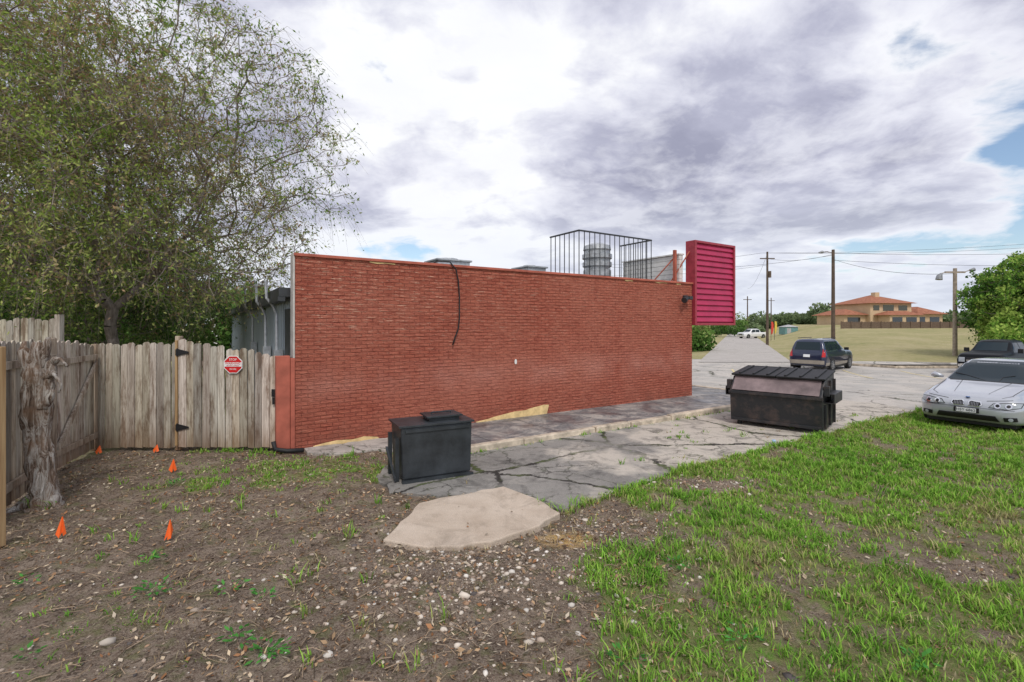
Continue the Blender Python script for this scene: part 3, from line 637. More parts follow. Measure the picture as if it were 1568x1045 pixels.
# ------------------------------------------------------------------ trees
def frusta(p0,p1,r0,r1,seg):
    d=p1-p0; L=np.linalg.norm(d,axis=1,keepdims=True)+1e-9; d=d/L
    ref=np.where(np.abs(d[:,2:3])>.9,np.array([[1.,0,0]]),np.array([[0,0,1.]])); a=np.cross(d,ref); a/=np.linalg.norm(a,axis=1,keepdims=True)+1e-9; b=np.cross(d,a)
    an=np.arange(seg)*2*np.pi/seg; ring=a[:,None]*np.cos(an)[None,:,None]+b[:,None]*np.sin(an)[None,:,None]
    V=np.concatenate([p0[:,None]+ring*r0[:,None,None],p1[:,None]+ring*r1[:,None,None]],1); n=len(p0)
    k=np.arange(seg);k2=(k+1)%seg; f=np.stack([k,k2,seg+k2,seg+k],1); F=(f[None]+(np.arange(n)*2*seg)[:,None,None]).reshape(-1,4)
    return V.reshape(-1,3),F
M=Mat('tree_bark',.95,0,.1); g=M.noise(1,4,.7,v=M.vec((16,16,4))); M.col(M.ramp(g,[(.3,(.13,.10,.085)),(.7,(.36,.31,.27))])); m_tbark=M.m
m_leaf=attrmat('tree_leaves',.35)
def tree(name,base,fork,pts,tipr,tw_n,tw_len,leaf_n,leaf_l,leaf_w,pal,seed,droop=.35,alpha=.35,density=None,trunk_r=None,p_exp=2.35):
    r=np.random.default_rng(seed); base=np.array(base,float);fork=np.array(fork,float)
    nodes=[base]; par=[-1]; path=[0.]
    for i in range(1,5):
        t=i/4; p=base+(fork-base)*t+(r.normal(0,.05,3) if i<4 else 0); nodes.append(p); par.append(i-1); path.append(path[-1]+np.linalg.norm(p-nodes[-2]))
    pts=pts[np.argsort(np.linalg.norm(pts-fork,axis=1))]; P=np.zeros((len(pts)+5,3)); P[:5]=nodes; PL=np.zeros(len(P)); PL[:5]=path; n=5
    for p in pts:
        d=np.linalg.norm(P[4:n]-p,axis=1); j=4+int(np.argmin(d*(1+.15*d)+alpha*PL[4:n])); P[n]=p; par.append(j); PL[n]=PL[j]+np.linalg.norm(P[j]-p); n+=1
    par=np.array(par); acc=np.zeros(n); nch=np.bincount(par[1:],minlength=n)
    for i in range(n-1,0,-1):
        if nch[i]==0: acc[i]=tipr**p_exp
        acc[par[i]]+=acc[i]
    R=acc**(1/p_exp)
    if trunk_r: R=np.minimum(R,trunk_r)
    i=np.arange(1,n); j=par[1:]
    mid=(P[i]+P[j])/2; L=np.linalg.norm(P[i]-P[j],axis=1,keepdims=True); mid+=r.normal(0,1,mid.shape)*L*.09
    v1,f1=frusta(P[j],mid,np.minimum(R[j],R[i]*1.25),R[i]*1.05,5); v2,f2=frusta(mid,P[i],R[i]*1.05,R[i],5)
    e=empty(name,(0,0,0)); 
    tips=np.concatenate([np.where(nch==0)[0],np.where((nch>0)&(R<tipr*4))[0]]); tips=tips[tips>4]
    T=np.repeat(tips,tw_n); N=len(T); out=P[T]-P[par[T]]; out/=np.linalg.norm(out,axis=1,keepdims=True)+1e-9
    d=out*.6+r.normal(0,.65,(N,3)); d/=np.linalg.norm(d,axis=1,keepdims=True); Lt=tw_len*r.uniform(.4,1.2,N)[:,None]
    a=P[T]; b=a+d*Lt*.5; c=b+(d+np.array([0,0,-droop*1.3]))*Lt*.5
    tr=np.full(N,tipr*.5); v3,f3=frusta(a,b,tr,tr*.75,3); v4,f4=frusta(b,c,tr*.75,tr*.35,3)
    Vs=[v1,v2,v3,v4];Fs=[f1,f2,f3,f4];o=0;FF=[]
    for v,f in zip(Vs,Fs): FF.append(f+o); o+=len(v)
    mesh_np('trunk_and_limbs',np.concatenate(Vs),np.concatenate(FF),m_tbark,parent=e)
    dens=np.ones(N) if density is None else density(c)
    keep=r.random((N,leaf_n))<dens[:,None]; ti,_=np.where(keep); m=len(ti); t=r.random(m)[:,None]
    ce=np.where(t<.5,a[ti]+(b[ti]-a[ti])*t*2,b[ti]+(c[ti]-b[ti])*(t*2-1))+r.normal(0,leaf_l*.9,(m,3))
    u=r.normal(0,1,(m,3)); u[:,2]-=.5; u/=np.linalg.norm(u,axis=1,keepdims=True); w=np.cross(u,r.normal(0,1,(m,3))); w/=np.linalg.norm(w,axis=1,keepdims=True)+1e-9
    s=r.uniform(.6,1.3,(m,1)); u*=leaf_l*s; w*=leaf_w*s
    V=np.stack([ce-u,ce+w,ce+u,ce-w],1).reshape(-1,3)
    pal=np.array(pal); cl=(fbm(c[:,0]*.8+c[:,2]*.5,c[:,1]*.8+c[:,2]*.6,3)-.25)*2*len(pal); ci=np.clip((cl[ti]+r.normal(0,.9,m)).astype(int),0,len(pal)-1); C=np.repeat(pal[ci]*r.uniform(.7,1.3,(m,1)),4,0)
    mesh_np('foliage',V,np.arange(len(V)).reshape(-1,4),m_leaf,col=C,parent=e)
def ell(n,c,rad,seed,pw=.45,cull=.42,fs=.6,cond=None):
    r=np.random.default_rng(seed); d=r.normal(0,1,(n*3,3)); d/=np.linalg.norm(d,axis=1,keepdims=True); q=d*(r.random((n*3,1))**pw)
    p=np.array(c)+q*np.array(rad); k=fbm(p[:,0]*fs+p[:,2]*.4,p[:,1]*fs+p[:,2]*fs,2)>cull
    if cond is not None: k&=cond(p)
    return p[k][:n]
pal_big=[(.14,.23,.045),(.22,.33,.07),(.33,.43,.10),(.42,.46,.15),(.40,.33,.17),(.24,.31,.08),(.38,.25,.15)]
big=ell(2500,(-10.2,11.3,6.0),(6.3,3.6,4.6),2,.42,.38,cond=lambda p:p[:,2]>2.8)
tree('spreading_tree',(-10.2,12.4,-.1),(-9.9,12.0,2.6),big,.0068,6,.85,13,.043,.017,pal_big,4,droop=.85,density=lambda c:np.clip(.95-.60*ss(-10,-5.5,c[:,0]),.30,1),trunk_r=.22)
pal_ced=[(.055,.11,.03),(.085,.17,.04),(.12,.24,.055),(.19,.31,.08),(.29,.35,.12)]
ced=ell(1100,(-14.6,17,3.6),(4.6,3.0,3.1),6,.5,.25)
tree('cedar_tree',(-14.5,17,-.1),(-14.4,17,1.2),ced,.009,6,.7,14,.06,.022,pal_ced,9,droop=.9,trunk_r=.3)
ced=ell(600,(-21,18,3.6),(4.2,3.0,3.8),16,.5,.25)
tree('cedar_tree',(-21,18,-.1),(-21,18,1.2),ced,.012,5,.8,12,.08,.03,pal_ced,19,droop=.9,trunk_r=.3)
pal_br=[(.08,.17,.04),(.14,.28,.05),(.23,.40,.07),(.36,.48,.11)]
rt=ell(800,(36.8,33.5,3.6),(4.6,3.5,3.4),21,.5,.36,.4)
tree('broadleaf_tree',(36,33.5,-.2),(36,33.5,1.2),rt,.014,6,.9,14,.11,.06,pal_br,22,droop=.4,trunk_r=.25)

def clumps(name,items,size,n,pal,seed):
    r=np.random.default_rng(seed); V=[];C=[];pal=np.array(pal)
    for (x,y,z,rx,ry,rz) in items:
        d=r.normal(0,1,(n,3)); d/=np.linalg.norm(d,axis=1,keepdims=True); q=d*(r.random((n,1))**.3); 
        k=fbm(q[:,0]*1.7+x,q[:,2]*1.7+q[:,1]*1.7+y,2); q=q*(.75+.5*k[:,None]); p=np.array([x,y,z])+q*np.array([rx,ry,rz]); p[:,2]=np.maximum(p[:,2],z-rz*.95)
        u=r.normal(0,1,(n,3));w=r.normal(0,1,(n,3)); sc=size*r.uniform(.5,1.3,(n,1)); u=u/np.linalg.norm(u,axis=1,keepdims=True)*sc; w=np.cross(u,w); w=w/np.linalg.norm(w,axis=1,keepdims=True)*sc*.6
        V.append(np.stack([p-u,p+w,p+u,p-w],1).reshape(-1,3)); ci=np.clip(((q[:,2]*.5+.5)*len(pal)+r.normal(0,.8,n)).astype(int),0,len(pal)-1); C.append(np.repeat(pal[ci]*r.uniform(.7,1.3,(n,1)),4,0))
    V=np.concatenate(V); mesh_np(name,V,np.arange(len(V)).reshape(-1,4),m_leaf,col=np.concatenate(C))
r=random.Random(4); it=[]
for k in range(46):
    y=r.uniform(125,165); px=.44+.62*k/46; x=y*px; h=r.uniform(2.2,5.0)*(1.35 if k%5==0 else .9) ; zb=float(gz(x,y)); it.append((x,y,zb+h*.45,r.uniform(3,6),4,h*.6))
clumps('distant_trees',it,.55,800,[(.12,.17,.09),(.15,.21,.10),(.21,.27,.14)],31)
it=[(16.0+k*1.3,46+k*.8,.3+r.uniform(-.2,.5),1.3,1.5,1.2+r.uniform(0,.8)) for k in range(3)]+[(34+k*4,100,2.2,3,3,2.6) for k in range(4)]
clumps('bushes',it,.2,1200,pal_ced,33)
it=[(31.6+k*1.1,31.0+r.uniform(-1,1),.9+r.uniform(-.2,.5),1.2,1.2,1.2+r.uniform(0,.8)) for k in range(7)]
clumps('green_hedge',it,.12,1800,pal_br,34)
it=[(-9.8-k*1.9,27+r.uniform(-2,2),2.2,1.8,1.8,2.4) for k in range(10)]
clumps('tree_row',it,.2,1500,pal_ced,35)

# ------------------------------------------------------------------ utility poles, lamps, wires
m_pole=plain('weathered_pole_wood',(.11,.08,.06),.9,var=.35,scale=2)
m_lampm=plain('lamp_gray',(.25,.26,.27),.5,.3)
UP=empty('utility_pole',(31.7,60,-.35)); mb=MB(); mb.tube([(0,0,0),(0,0,11.6)],[.17,.11],10); mb.box(-.9,.9,-.06,.06,10.7,10.82); mb.tube([(.3,0,9.2),(.3,0,8.4)],.18,10); mb.obj('pole',m_pole,UP)
SL=empty('street_lamp',(31.9,48,.2)); mb=MB(); mb.tube([(0,0,-.4),(0,0,9.45)],[.19,.14],10); mb.tube([(0,0,9.1),(-.6,0,9.25),(-1.1,0,9.2)],.04,8); mb.obj('pole',m_pole,SL)
mb=MB(); mb.tube([(-.9,0,9.2),(-1.1,0,9.22),(-1.45,0,9.15)],[.06,.14,.05],10); mb.obj('lamp_head',m_lampm,SL)
LP=empty('floodlight_pole',(33,36,.1)); mb=MB(); mb.tube([(0,0,-.6),(0,0,6.3)],[.15,.12],10); mb.box(-.75,.75,-.05,.05,5.95,6.07); mb.tube([(-.7,0,6.0),(-1.1,0,5.9)],.03); mb.tube([(.7,0,6.02),(1.2,0,6.2)],.03); mb.obj('pole',plain('pale_pole_wood',(.34,.28,.22),.9,var=.3),LP)
mb=MB(); mb.tube([(-1.02,0,5.9),(-1.2,-.05,5.72),(-1.25,-.06,5.45)],[.08,.18,.22],12); mb.tube([(1.1,0,6.15),(1.35,-.05,6.2),(1.5,0,6.15)],[.08,.15,.05],12); mb.obj('floodlights',m_lampm,LP)
for (x,y,h) in ((57.5,118,9.5),(74,138,9.0)):
    e=empty('utility_pole',(x,y,float(gz(x,y)))); mb=MB(); mb.tube([(0,0,-.3),(0,0,h)],[.18,.12],8); mb.box(-1,1,-.06,.06,h-.9,h-.75); mb.obj('pole',m_pole,e)
def wire(p0,p1,sag,r=.015):
    mb=MB(); p0=Vector(p0);p1=Vector(p1)
    mb.tube([p0.lerp(p1,t/12)-Vector((0,0,sag*4*(t/12)*(1-t/12))) for t in range(13)],r,5,caps=False); return mb
W0=empty('overhead_wires')
for a,b,s in [((31.0,60,11.1),(90,52,14.5),1.2),((32.4,60,11.1),(90,53,14.0),1.3),((31.0,60,11.1),(10,70,11.0),.6),((31.9,48,9.2),(31.7,60,10.4),.4),((31.9,48,9.1),(10,56,9.0),.8),((31.9,48,9.3),(85,42,11.5),1.2),((31.9,48,8.7),(33,36,6.0),.5),((31.9,48,8.6),(85,44,10.2),1.4),((31.7,60,9.6),(8,66,9.2),.7),((31.7,60,11.0),(57.5,118,11.0),1.2)]:
    wire(a,b,s).obj('wire',m_black,W0)

# ------------------------------------------------------------------ house on the hill
m_stucco=plain('tan_stucco',(.58,.43,.27),.9,var=.12,scale=.6); m_tile=Mat('terracotta_tile',.8,0,.2)
m_tile.col(m_tile.ramp(m_tile.noise(2.5,6,.7),[(.3,(.22,.08,.05)),(.7,(.44,.19,.11))])); m_tile=m_tile.m
HZ=1.95; HS=empty('stucco_house',(66.5,84,HZ),math.radians(6)); HS.scale=(.92,.92,.72)
def hip(mb,x0,x1,y0,y1,z,h,ov=.7,m=1):
    x0-=ov;x1+=ov;y0-=ov;y1+=ov; w=min(x1-x0,y1-y0)/2; cy=(y0+y1)/2;cx=(x0+x1)/2
    if x1-x0>=y1-y0: a,b=(x0+w,cy),(x1-w,cy); fs=[(0,1,5,4),(2,3,4,5),(3,0,4),(1,2,5),(3,2,1,0)]
    else: a,b=(cx,y0+w),(cx,y1-w); fs=[(0,1,4),(1,2,5,4),(2,3,5),(3,0,4,5),(3,2,1,0)]
    mb.add([(x0,y0,z),(x1,y0,z),(x1,y1,z),(x0,y1,z),(a[0],a[1],z+h),(b[0],b[1],z+h)],fs,m)
mb=MB()
mb.box(-5,3.5,0,9,-.5,5.5); hip(mb,-5,3.5,0,9,5.51,2.3)
mb.box(-9.5,-5.01,1,8,-.5,2.7); hip(mb,-9.5,-5.3,1,8,2.71,1.5)
mb.box(3.51,9.5,-.5,8,-.5,2.9); hip(mb,4.3,9.5,-.5,8,2.91,1.9)
mb.box(-3.5,2.5,-2.6,-.01,-.5,2.6); hip(mb,-4.0,3.0,-2.6,0.5,2.61,1.0,.4)
mb.box(-1.2,-.3,3,4,7,8.4)
mb.obj('walls_and_roofs',[m_stucco,m_tile],HS)
mb=MB()
for x0,x1,z0,z1,yy in ((-4.4,-3.2,3.8,5.0,-.02),(-2.4,-.2,3.7,5.1,-.02),(.8,2.6,3.8,5.0,-.02),(-8.8,-6.2,.7,2.1,.98),(4.4,5.8,.8,2.2,-.52),(6.8,8.8,.8,2.2,-.52),(-3,-1,.2,2.1,-2.62),(-.2,1.9,.5,2.1,-2.62)):
    mb.box(x0,x1,yy-.03,yy+.0,z0,z1)
mb.obj('windows',m_glass,HS)
mb=MB()
for k in range(20): mb.box(-16+k*1.6,-16+k*1.6+.12,-8.1,-8.0,-1,1.35)
for k in range(190): mb.box(-16+k*.17,-16+k*.17+.14,-7.99,-7.96,-1,1.25+.03*(k%3))
mb.obj('brown_yard_fence',plain('brown_fence_wood',(.15,.105,.075),.9,var=.3),None,loc=(65,82,HZ-.60),rz=math.radians(4))
e=empty('distant_shed',(47.5,84,float(gz(47.5,84))),0); mb=MB(); mb.box(0,2.2,0,2,0,1.3); hip(mb,0,2.2,0,2,1.31,.4,.15); mb.box(.3,1.0,-.03,-.002,.1,1.1,1); mb.obj('shed',[plain('teal_paint',(.14,.28,.27),.6),plain('shed_roof_gray',(.4,.4,.4))],e)
for (x,y,c) in ((40.2,75,(.6,.06,.04)),(41.0,75.5,(.65,.5,.08))):
    e=empty('feather_flag',(x,y,float(gz(x,y))),0); mb=MB(); mb.tube([(0,0,0),(0,0,2.9),(.25,0,3.1)],.03,6); mb.obj('mast',m_dark,e)
    mb=MB(); mb.prism([(.04,.9),(.25,1.1),(.4,1.8),(.4,2.5),(.3,2.9),(.04,2.9)],-.01,.01); mb.obj('banner',plain('banner',c,.6),e)
e=empty('white_outbuilding',(-26.5,42,-.35),math.radians(10)); mb=MB(); mb.box(0,6,0,6,0,4.0); mb.add([(-.3,-.3,4.0),(6.3,-.3,4.0),(6.3,6.3,4.0),(-.3,6.3,4.0),(-.3,3,5.4),(6.3,3,5.4)],[(0,1,5,4),(2,3,4,5),(3,0,4),(1,2,5),(3,2,1,0)],1)
mb.box(1,2.2,-.04,-.002,1,2.4,2); mb.box(3.4,4.6,-.04,-.002,1,2.4,2); mb.obj('house_body',[m_white,m_galv,m_glass],e)
e=empty('utility_pole',(-23.0,38,-.35)); mb=MB(); mb.tube([(0,0,0),(0,0,6.6)],[.14,.1],8); mb.box(-.7,.7,-.05,.05,6.0,6.1); mb.obj('pole',m_pole,e)

# ------------------------------------------------------------------ vehicles
def glassy(name,c,r=.05,sp=.6): 
    M=Mat(name,r,0,sp); M.col(c); return M.m
m_cg=glassy('car_glass',(.018,.03,.038),.04,.22); m_tyre=plain('tyre_rubber',(.02,.02,.021),.85); m_blk=plain('black_trim',(.012,.012,.013),.5,var=.1)
m_chr=plain('chrome',(.75,.76,.78),.12,1.0,var=.03); m_hl=glassy('headlamp_lens',(.36,.39,.42)); m_tl=glassy('tail_lamp',(.5,.012,.012)); m_rim=plain('alloy_rim',(.45,.46,.48),.3,.8,var=.05); m_plate=plain('license_plate',(.75,.76,.78),.5,var=.05)
def paint(name,c,metal=.5):
    M=Mat(name,.32,metal,.5); M.col(c); M.b.inputs['Coat Weight'].default_value=1; M.b.inputs['Coat Roughness'].default_value=.04; return M.m
class Car:
    def __init__(s,name,loc,heading,keys,pm,scale=1.0):
        s.e=empty(name,loc,heading); s.e.scale=(scale,)*3
        k=np.array(sorted(keys)); n=130; xs=np.linspace(k[0,0],k[-1,0],n); P=np.stack([np.interp(xs,k[:,0],k[:,i]) for i in range(1,6)],1)
        ker=np.array([1,2,3,2,1.])/9; Q=np.pad(P,((2,2),(0,0)),mode='edge'); Q=np.stack([np.convolve(Q[:,i],ker,'valid') for i in range(5)],1)
        Q[0]=P[0];Q[-1]=P[-1]; V=[]
        for x,(w,zb,zt,zr,wr) in zip(xs,Q):
            h=zt-zb
            half=[(0,zb),(w*.80,zb),(w*.95,zb+.03),(w*.985,zb+h*.2),(w*.99,zb+h*.42),(w*.997,zb+h*.60),(w*1.0,zb+h*.70),(w*.972,zb+h*.78),(w*.95,zb+h*.92),(w*.90,zt)]
            g=zr-zt; a=w*.90
            half+=[(a+(wr-a)*.45,zt+g*.45),(wr,zt+g*.84),(wr*.92,zt+g*.93),(wr*.6,zt+g*.985),(0,zr)]
            full=half+[(-a_,b_) for a_,b_ in half[-2:0:-1]]
            V+=[(x,a_,b_) for a_,b_ in full]; m=len(full)
        F=[]
        for i in range(n-1):
            for j in range(m):
                j2=(j+1)%m; F.append((i*m+j,i*m+j2,(i+1)*m+j2,(i+1)*m+j))
        caps=[tuple(range(m))[::-1],tuple((n-1)*m+j for j in range(m))]
        me=bpy.data.meshes.new('body'); me.from_pydata(V,[],F+caps); bm=bmesh.new(); bm.from_mesh(me); bmesh.ops.recalc_face_normals(bm,faces=bm.faces); s.bvh=BVHTree.FromBMesh(bm); bm.to_mesh(me); bm.free()
        me.polygons.foreach_set('use_smooth',[True]*len(me.polygons)); me.materials.append(pm); link(bpy.data.objects.new('body',me),s.e)
    def patch(s,name,poly,mat,axis='front',off=.006,step=.05,both=False):
        for sg in ((1,-1) if both else (1,)):
            bm=bmesh.new(); pl=[(a*(sg if axis in('front','rear') else 1),b) for a,b in poly]
            vs=[bm.verts.new((a,b,0)) for a,b in pl]; bm.faces.new(vs); bmesh.ops.triangulate(bm,faces=bm.faces[:])
            for ax in (0,1):
                lo=min(p[ax] for p in pl);hi=max(p[ax] for p in pl); v=lo+step
                while v<hi:
                    co=[0,0,0];no=[0,0,0];co[ax]=v;no[ax]=1; bmesh.ops.bisect_plane(bm,geom=bm.verts[:]+bm.edges[:]+bm.faces[:],plane_co=co,plane_no=no); v+=step
            kill=[]
            for v in bm.verts:
                a,b=v.co.x,v.co.y
                if axis=='front': o=Vector((9,a,b));d=Vector((-1,0,0))
                elif axis=='rear': o=Vector((-9,a,b));d=Vector((1,0,0))
                elif axis=='top': o=Vector((a,b,9));d=Vector((0,0,-1))
                else:
                    o=Vector((a,9*sg,b));d=Vector((0,-sg,0))
                h=s.bvh.ray_cast(o,d)
                if h[0] is None: kill.append(v); continue
                nn=h[1] if h[1].dot(d)<0 else -h[1]; v.co=h[0]+(nn*.5-d*.5)*off
            bmesh.ops.delete(bm,geom=kill,context='VERTS')
            for f in bm.faces: f.smooth=True
            me=bpy.data.meshes.new(name); bm.to_mesh(me); bm.free(); me.materials.append(mat); link(bpy.data.objects.new(name,me),s.e)
    def wheels(s,xs,w,r=.33,tw=.21):
        for x in xs:
            ar=[(x+(r+.055)*math.cos(t*math.pi/10-.3),r+(r+.055)*math.sin(t*math.pi/10-.3)) for t in range(0,13)]
            s.patch('wheel_arch',ar,m_blk,'side',.005,.08,both=True)
            for sg in (1,-1):
                mb=MB(); prof=[(r*.6,-tw/2),(r*.93,-tw/2),(r,-tw/2+.03),(r,tw/2-.03),(r*.93,tw/2),(r*.66,tw/2),(r*.64,tw/2-.015)]
                mb.lathe((0,0,0),prof,28,0); mb.lathe((0,0,tw/2-.05),[(r*.64,0),(r*.64,.048),(r*.60,.052),(r*.58,.02)],28,1); mb.lathe((0,0,tw/2-.04),[(r*.15,0),(r*.15,.05),(r*.1,.055)],12,1)
                for k in range(7):
                    a=k*2*math.pi/7; mb.obox((r*.37*math.cos(a),r*.37*math.sin(a),tw/2-.01),(r*.25*math.cos(a),r*.25*math.sin(a),0),(-.022*math.sin(a),.022*math.cos(a),0),(0,0,.014),1)
                o=mb.obj('wheel',[m_tyre,m_rim],s.e); o.location=(x,sg*(w-tw/2+.005),r); o.rotation_euler=(-sg*math.pi/2,0,0)
def rect(a0,a1,b0,b1): return [(a0,b0),(a1,b0),(a1,b1),(a0,b1)]

hd=math.atan2(-.54,-.84)
p_s=paint('silver_paint',(.46,.48,.52),.35)
keysS=[(2.27,.55,.34,.52,.57,.45),(2.22,.70,.25,.60,.66,.55),(2.12,.79,.2,.665,.725,.62),(1.9,.86,.19,.72,.79,.66),(1.4,.90,.2,.79,.87,.68),(.98,.9,.2,.84,.93,.69),(.82,.9,.2,.86,.97,.69),(.15,.905,.2,.9,1.33,.60),(-.2,.905,.2,.9,1.41,.56),(-.8,.905,.2,.92,1.42,.55),(-1.2,.9,.2,.93,1.35,.56),(-1.78,.89,.2,.94,1.05,.62),(-2.1,.84,.22,.92,1.0,.62),(-2.22,.75,.3,.85,.93,.55),(-2.26,.6,.4,.75,.8,.5)]
nose=Vector((9.50,10.1,0)); ctr=nose-Vector((math.cos(hd),math.sin(hd),0))*2.25
c=Car('silver_sedan',(ctr.x,ctr.y,-.02),hd,keysS,p_s,1.0)
c.wheels((1.38,-1.38),.9)
c.patch('windshield',[(-.69,.955),(.69,.955),(.54,1.37),(-.54,1.37)],m_cg,'front',.008)
c.patch('rear_window',[(-.58,1.04),(.58,1.04),(.5,1.33),(-.5,1.33)],m_cg,'rear',.008)
c.patch('front_side_window',[(.60,.96),(.12,1.25),(-.12,1.33),(-.42,1.34),(-.42,.96)],m_cg,'side',.006,both=True)
c.patch('rear_side_window',[(-.50,.96),(-.50,1.34),(-1.0,1.32),(-1.42,1.08),(-1.36,.97)],m_cg,'side',.006,both=True)
c.patch('headlamp_surround',[(.335,.535),(.60,.515),(.775,.56),(.80,.655),(.66,.665),(.40,.625)],m_blk,'front',.005,.03,both=True)
c.patch('headlamp',[(.35,.545),(.60,.528),(.765,.568),(.785,.645),(.66,.652),(.41,.613)],m_hl,'front',.012,.03,both=True)
for yy in (.47,.62): 
    c.patch('lamp_ring',[(yy+.05*math.cos(t),.585+.05*math.sin(t)) for t in np.arange(0,6.28,.5)],m_chr,'front',.02,.03,both=True)
    c.patch('lamp_bulb',[(yy+.03*math.cos(t),.585+.03*math.sin(t)) for t in np.arange(0,6.28,.6)],m_blk,'front',.025,.03,both=True)
kid=[(.025,.535),(.20,.53),(.245,.575),(.225,.632),(.06,.645),(.03,.62)]
c.patch('grille_chrome',kid,m_chr,'front',.02,.03,both=True)
c.patch('grille_black',[(.042,.548),(.193,.545),(.226,.577),(.21,.62),(.07,.632),(.045,.61)],m_blk,'front',.03,.03,both=True)
for q in range(6): c.patch('grille_slat',rect(.058+q*.025,.061+q*.025,.552,.618),m_chr,'front',.036,.03,both=True)
c.patch('lower_intake',[(-.50,.265),(.50,.265),(.44,.375),(-.44,.375)],m_blk,'front',.012,.04)
c.patch('fog_recess',[(.56,.28),(.74,.30),(.73,.375),(.55,.365)],m_blk,'front',.012,.03,both=True)
c.patch('fog_lamp',[(.65+.033*math.cos(t),.33+.033*math.sin(t)) for t in np.arange(0,6.28,.6)],m_hl,'front',.03,.03,both=True)
c.patch('bumper_crease',rect(-.70,.70,.505,.512),m_blk,'front',.004,.04)
c.patch('hood_edge',[(.30,.655),(.66,.70),(.66,.706),(.30,.662)],m_blk,'front',.006,.03,both=True)
for sg in (1,-1):
    c.patch('hood_crease',[(.9,sg*.40),(1.95,sg*.27),(1.95,sg*.276),(.9,sg*.41)],m_blk,'top',.004,.1)
    c.patch('hood_shut_line',[(.86,sg*.70),(1.95,sg*.62),(2.1,sg*.50),(2.1,sg*.51),(1.95,sg*.632),(.86,sg*.712)],m_blk,'top',.004,.1)
c.patch('cowl',[(.82,-.66),(.92,-.62),(.92,.62),(.82,.66)],m_blk,'top',.004,.1)
c.patch('door_gap',rect(.66,.668,.32,.92),m_blk,'side',.005,.1,both=True); c.patch('door_gap_rear',rect(-.45,-.442,.32,.92),m_blk,'side',.005,.1,both=True)
c.patch('tail_lamp',rect(.5,.8,.68,.86),m_tl,'rear',.01,.03,both=True)
mb=MB(); mb.box(2.29,2.305,-.155,.155,.405,.49); mb.obj('front_plate',m_plate,c.e); text('HSY·6862',.075,(2.307,0,.447),m_blk,c.e,(math.pi/2,0,math.pi/2))
mb=MB(); mb.box(2.27,2.289,-.20,.20,.395,.50); mb.obj('plate_bracket',m_blk,c.e,bevel=.01)
mb=MB()
for sg in (1,-1): mb.tube([(.50,sg*.85,.96),(.52,sg*.93,.99),(.52,sg*1.02,1.0),(.5,sg*1.08,.99)],[.02,.05,.075,.04],12)
mb.obj('mirrors',p_s,c.e,smooth=True)
mb=MB(); mb.lathe((2.17,0,.705),[(.035,0),(.035,.008),(.03,.012)],16); mb.obj('hood_badge',plain('badge_blue',(.05,.15,.4),.3),c.e)
mb=MB()
for sg in (-1,1): mb.tube([(.88,sg*.1+.1,.955),(.70,sg*.28-.06,1.04),(.62,sg*.5-.1,1.09)],.008,5)
mb.obj('wipers',m_blk,c.e)
mb=MB(); mb.box(-2.1,2.1,-.7,.7,.14,.24); mb.obj('underbody',m_blk,c.e)

def head(deg_right): return math.radians(90-deg_right)
keysU=[(2.42,.7,.38,.75,.82,.55),(2.32,.86,.3,.9,.96,.7),(1.9,.92,.28,1.0,1.08,.75),(1.0,.92,.28,1.05,1.15,.75),(.86,.92,.28,1.08,1.2,.74),(.25,.93,.28,1.1,1.66,.66),(-.05,.93,.28,1.1,1.75,.65),(-1.95,.92,.28,1.12,1.74,.66),(-2.16,.91,.28,1.12,1.64,.67),(-2.34,.89,.30,1.08,1.16,.78),(-2.40,.84,.34,.9,.98,.7),(-2.43,.70,.4,.7,.8,.55)]
h=head(50); rear=Vector((15.8,25.9,0)); ce=rear+Vector((math.cos(h),math.sin(h),0))*2.4
p_b=paint('dark_blue_paint',(.012,.02,.055),.4); c=Car('suv',(ce.x,ce.y,float(gz(ce.x,ce.y))+.04),h,keysU,p_b,1.0)
c.wheels((1.45,-1.42),.93,.36,.23)
m_clad=plain('tan_cladding',(.28,.25,.21),.55,var=.1)
c.patch('rear_window',[(-.62,1.16),(.62,1.16),(.55,1.58),(-.55,1.58)],m_cg,'rear',.01)
c.patch('tail_lamp',[(.70,.80),(.86,.80),(.84,1.18),(.74,1.2)],m_tl,'rear',.012,.05,both=True)
c.patch('rear_bumper',rect(-.82,.82,.42,.62),m_clad,'rear',.02,.08); c.patch('plate',rect(-.16,.16,.78,.92),m_plate,'rear',.02,.08)
c.patch('cladding',[(-2.3,.34),(2.2,.34),(2.2,.5),(-2.3,.5)],m_clad,'side',.004,.1,both=True)
for a,b in ((.62,-.42),(-.5,-1.25),(-1.33,-2.0)):
    pl=[(a,1.14),(b,1.14),(b,1.6),(a if a<0 else .05,1.6)]; c.patch('side_window',pl,m_cg,'side',.007,both=True)
c.patch('windshield',[(-.66,1.2),(.66,1.2),(.58,1.62),(-.58,1.62)],m_cg,'front',.01)
c.patch('headlamp',rect(.55,.8,.72,.9),m_hl,'front',.01,both=True)
mb=MB()
for sg in (1,-1): mb.tube([(.1,sg*.6,1.78),(-1.9,sg*.6,1.78)],.02,6); mb.box(.5,.62,sg*1.0-.1,sg*1.0+.1,1.1,1.25)
mb.obj('roof_rack_and_mirrors',m_blk,c.e)
mb=MB()
for sg in (1,-1): mb.box(-2.3,2.1,sg*.8-.05,sg*.8+.05,.2,.35)
mb.obj('underbody',m_blk,c.e)

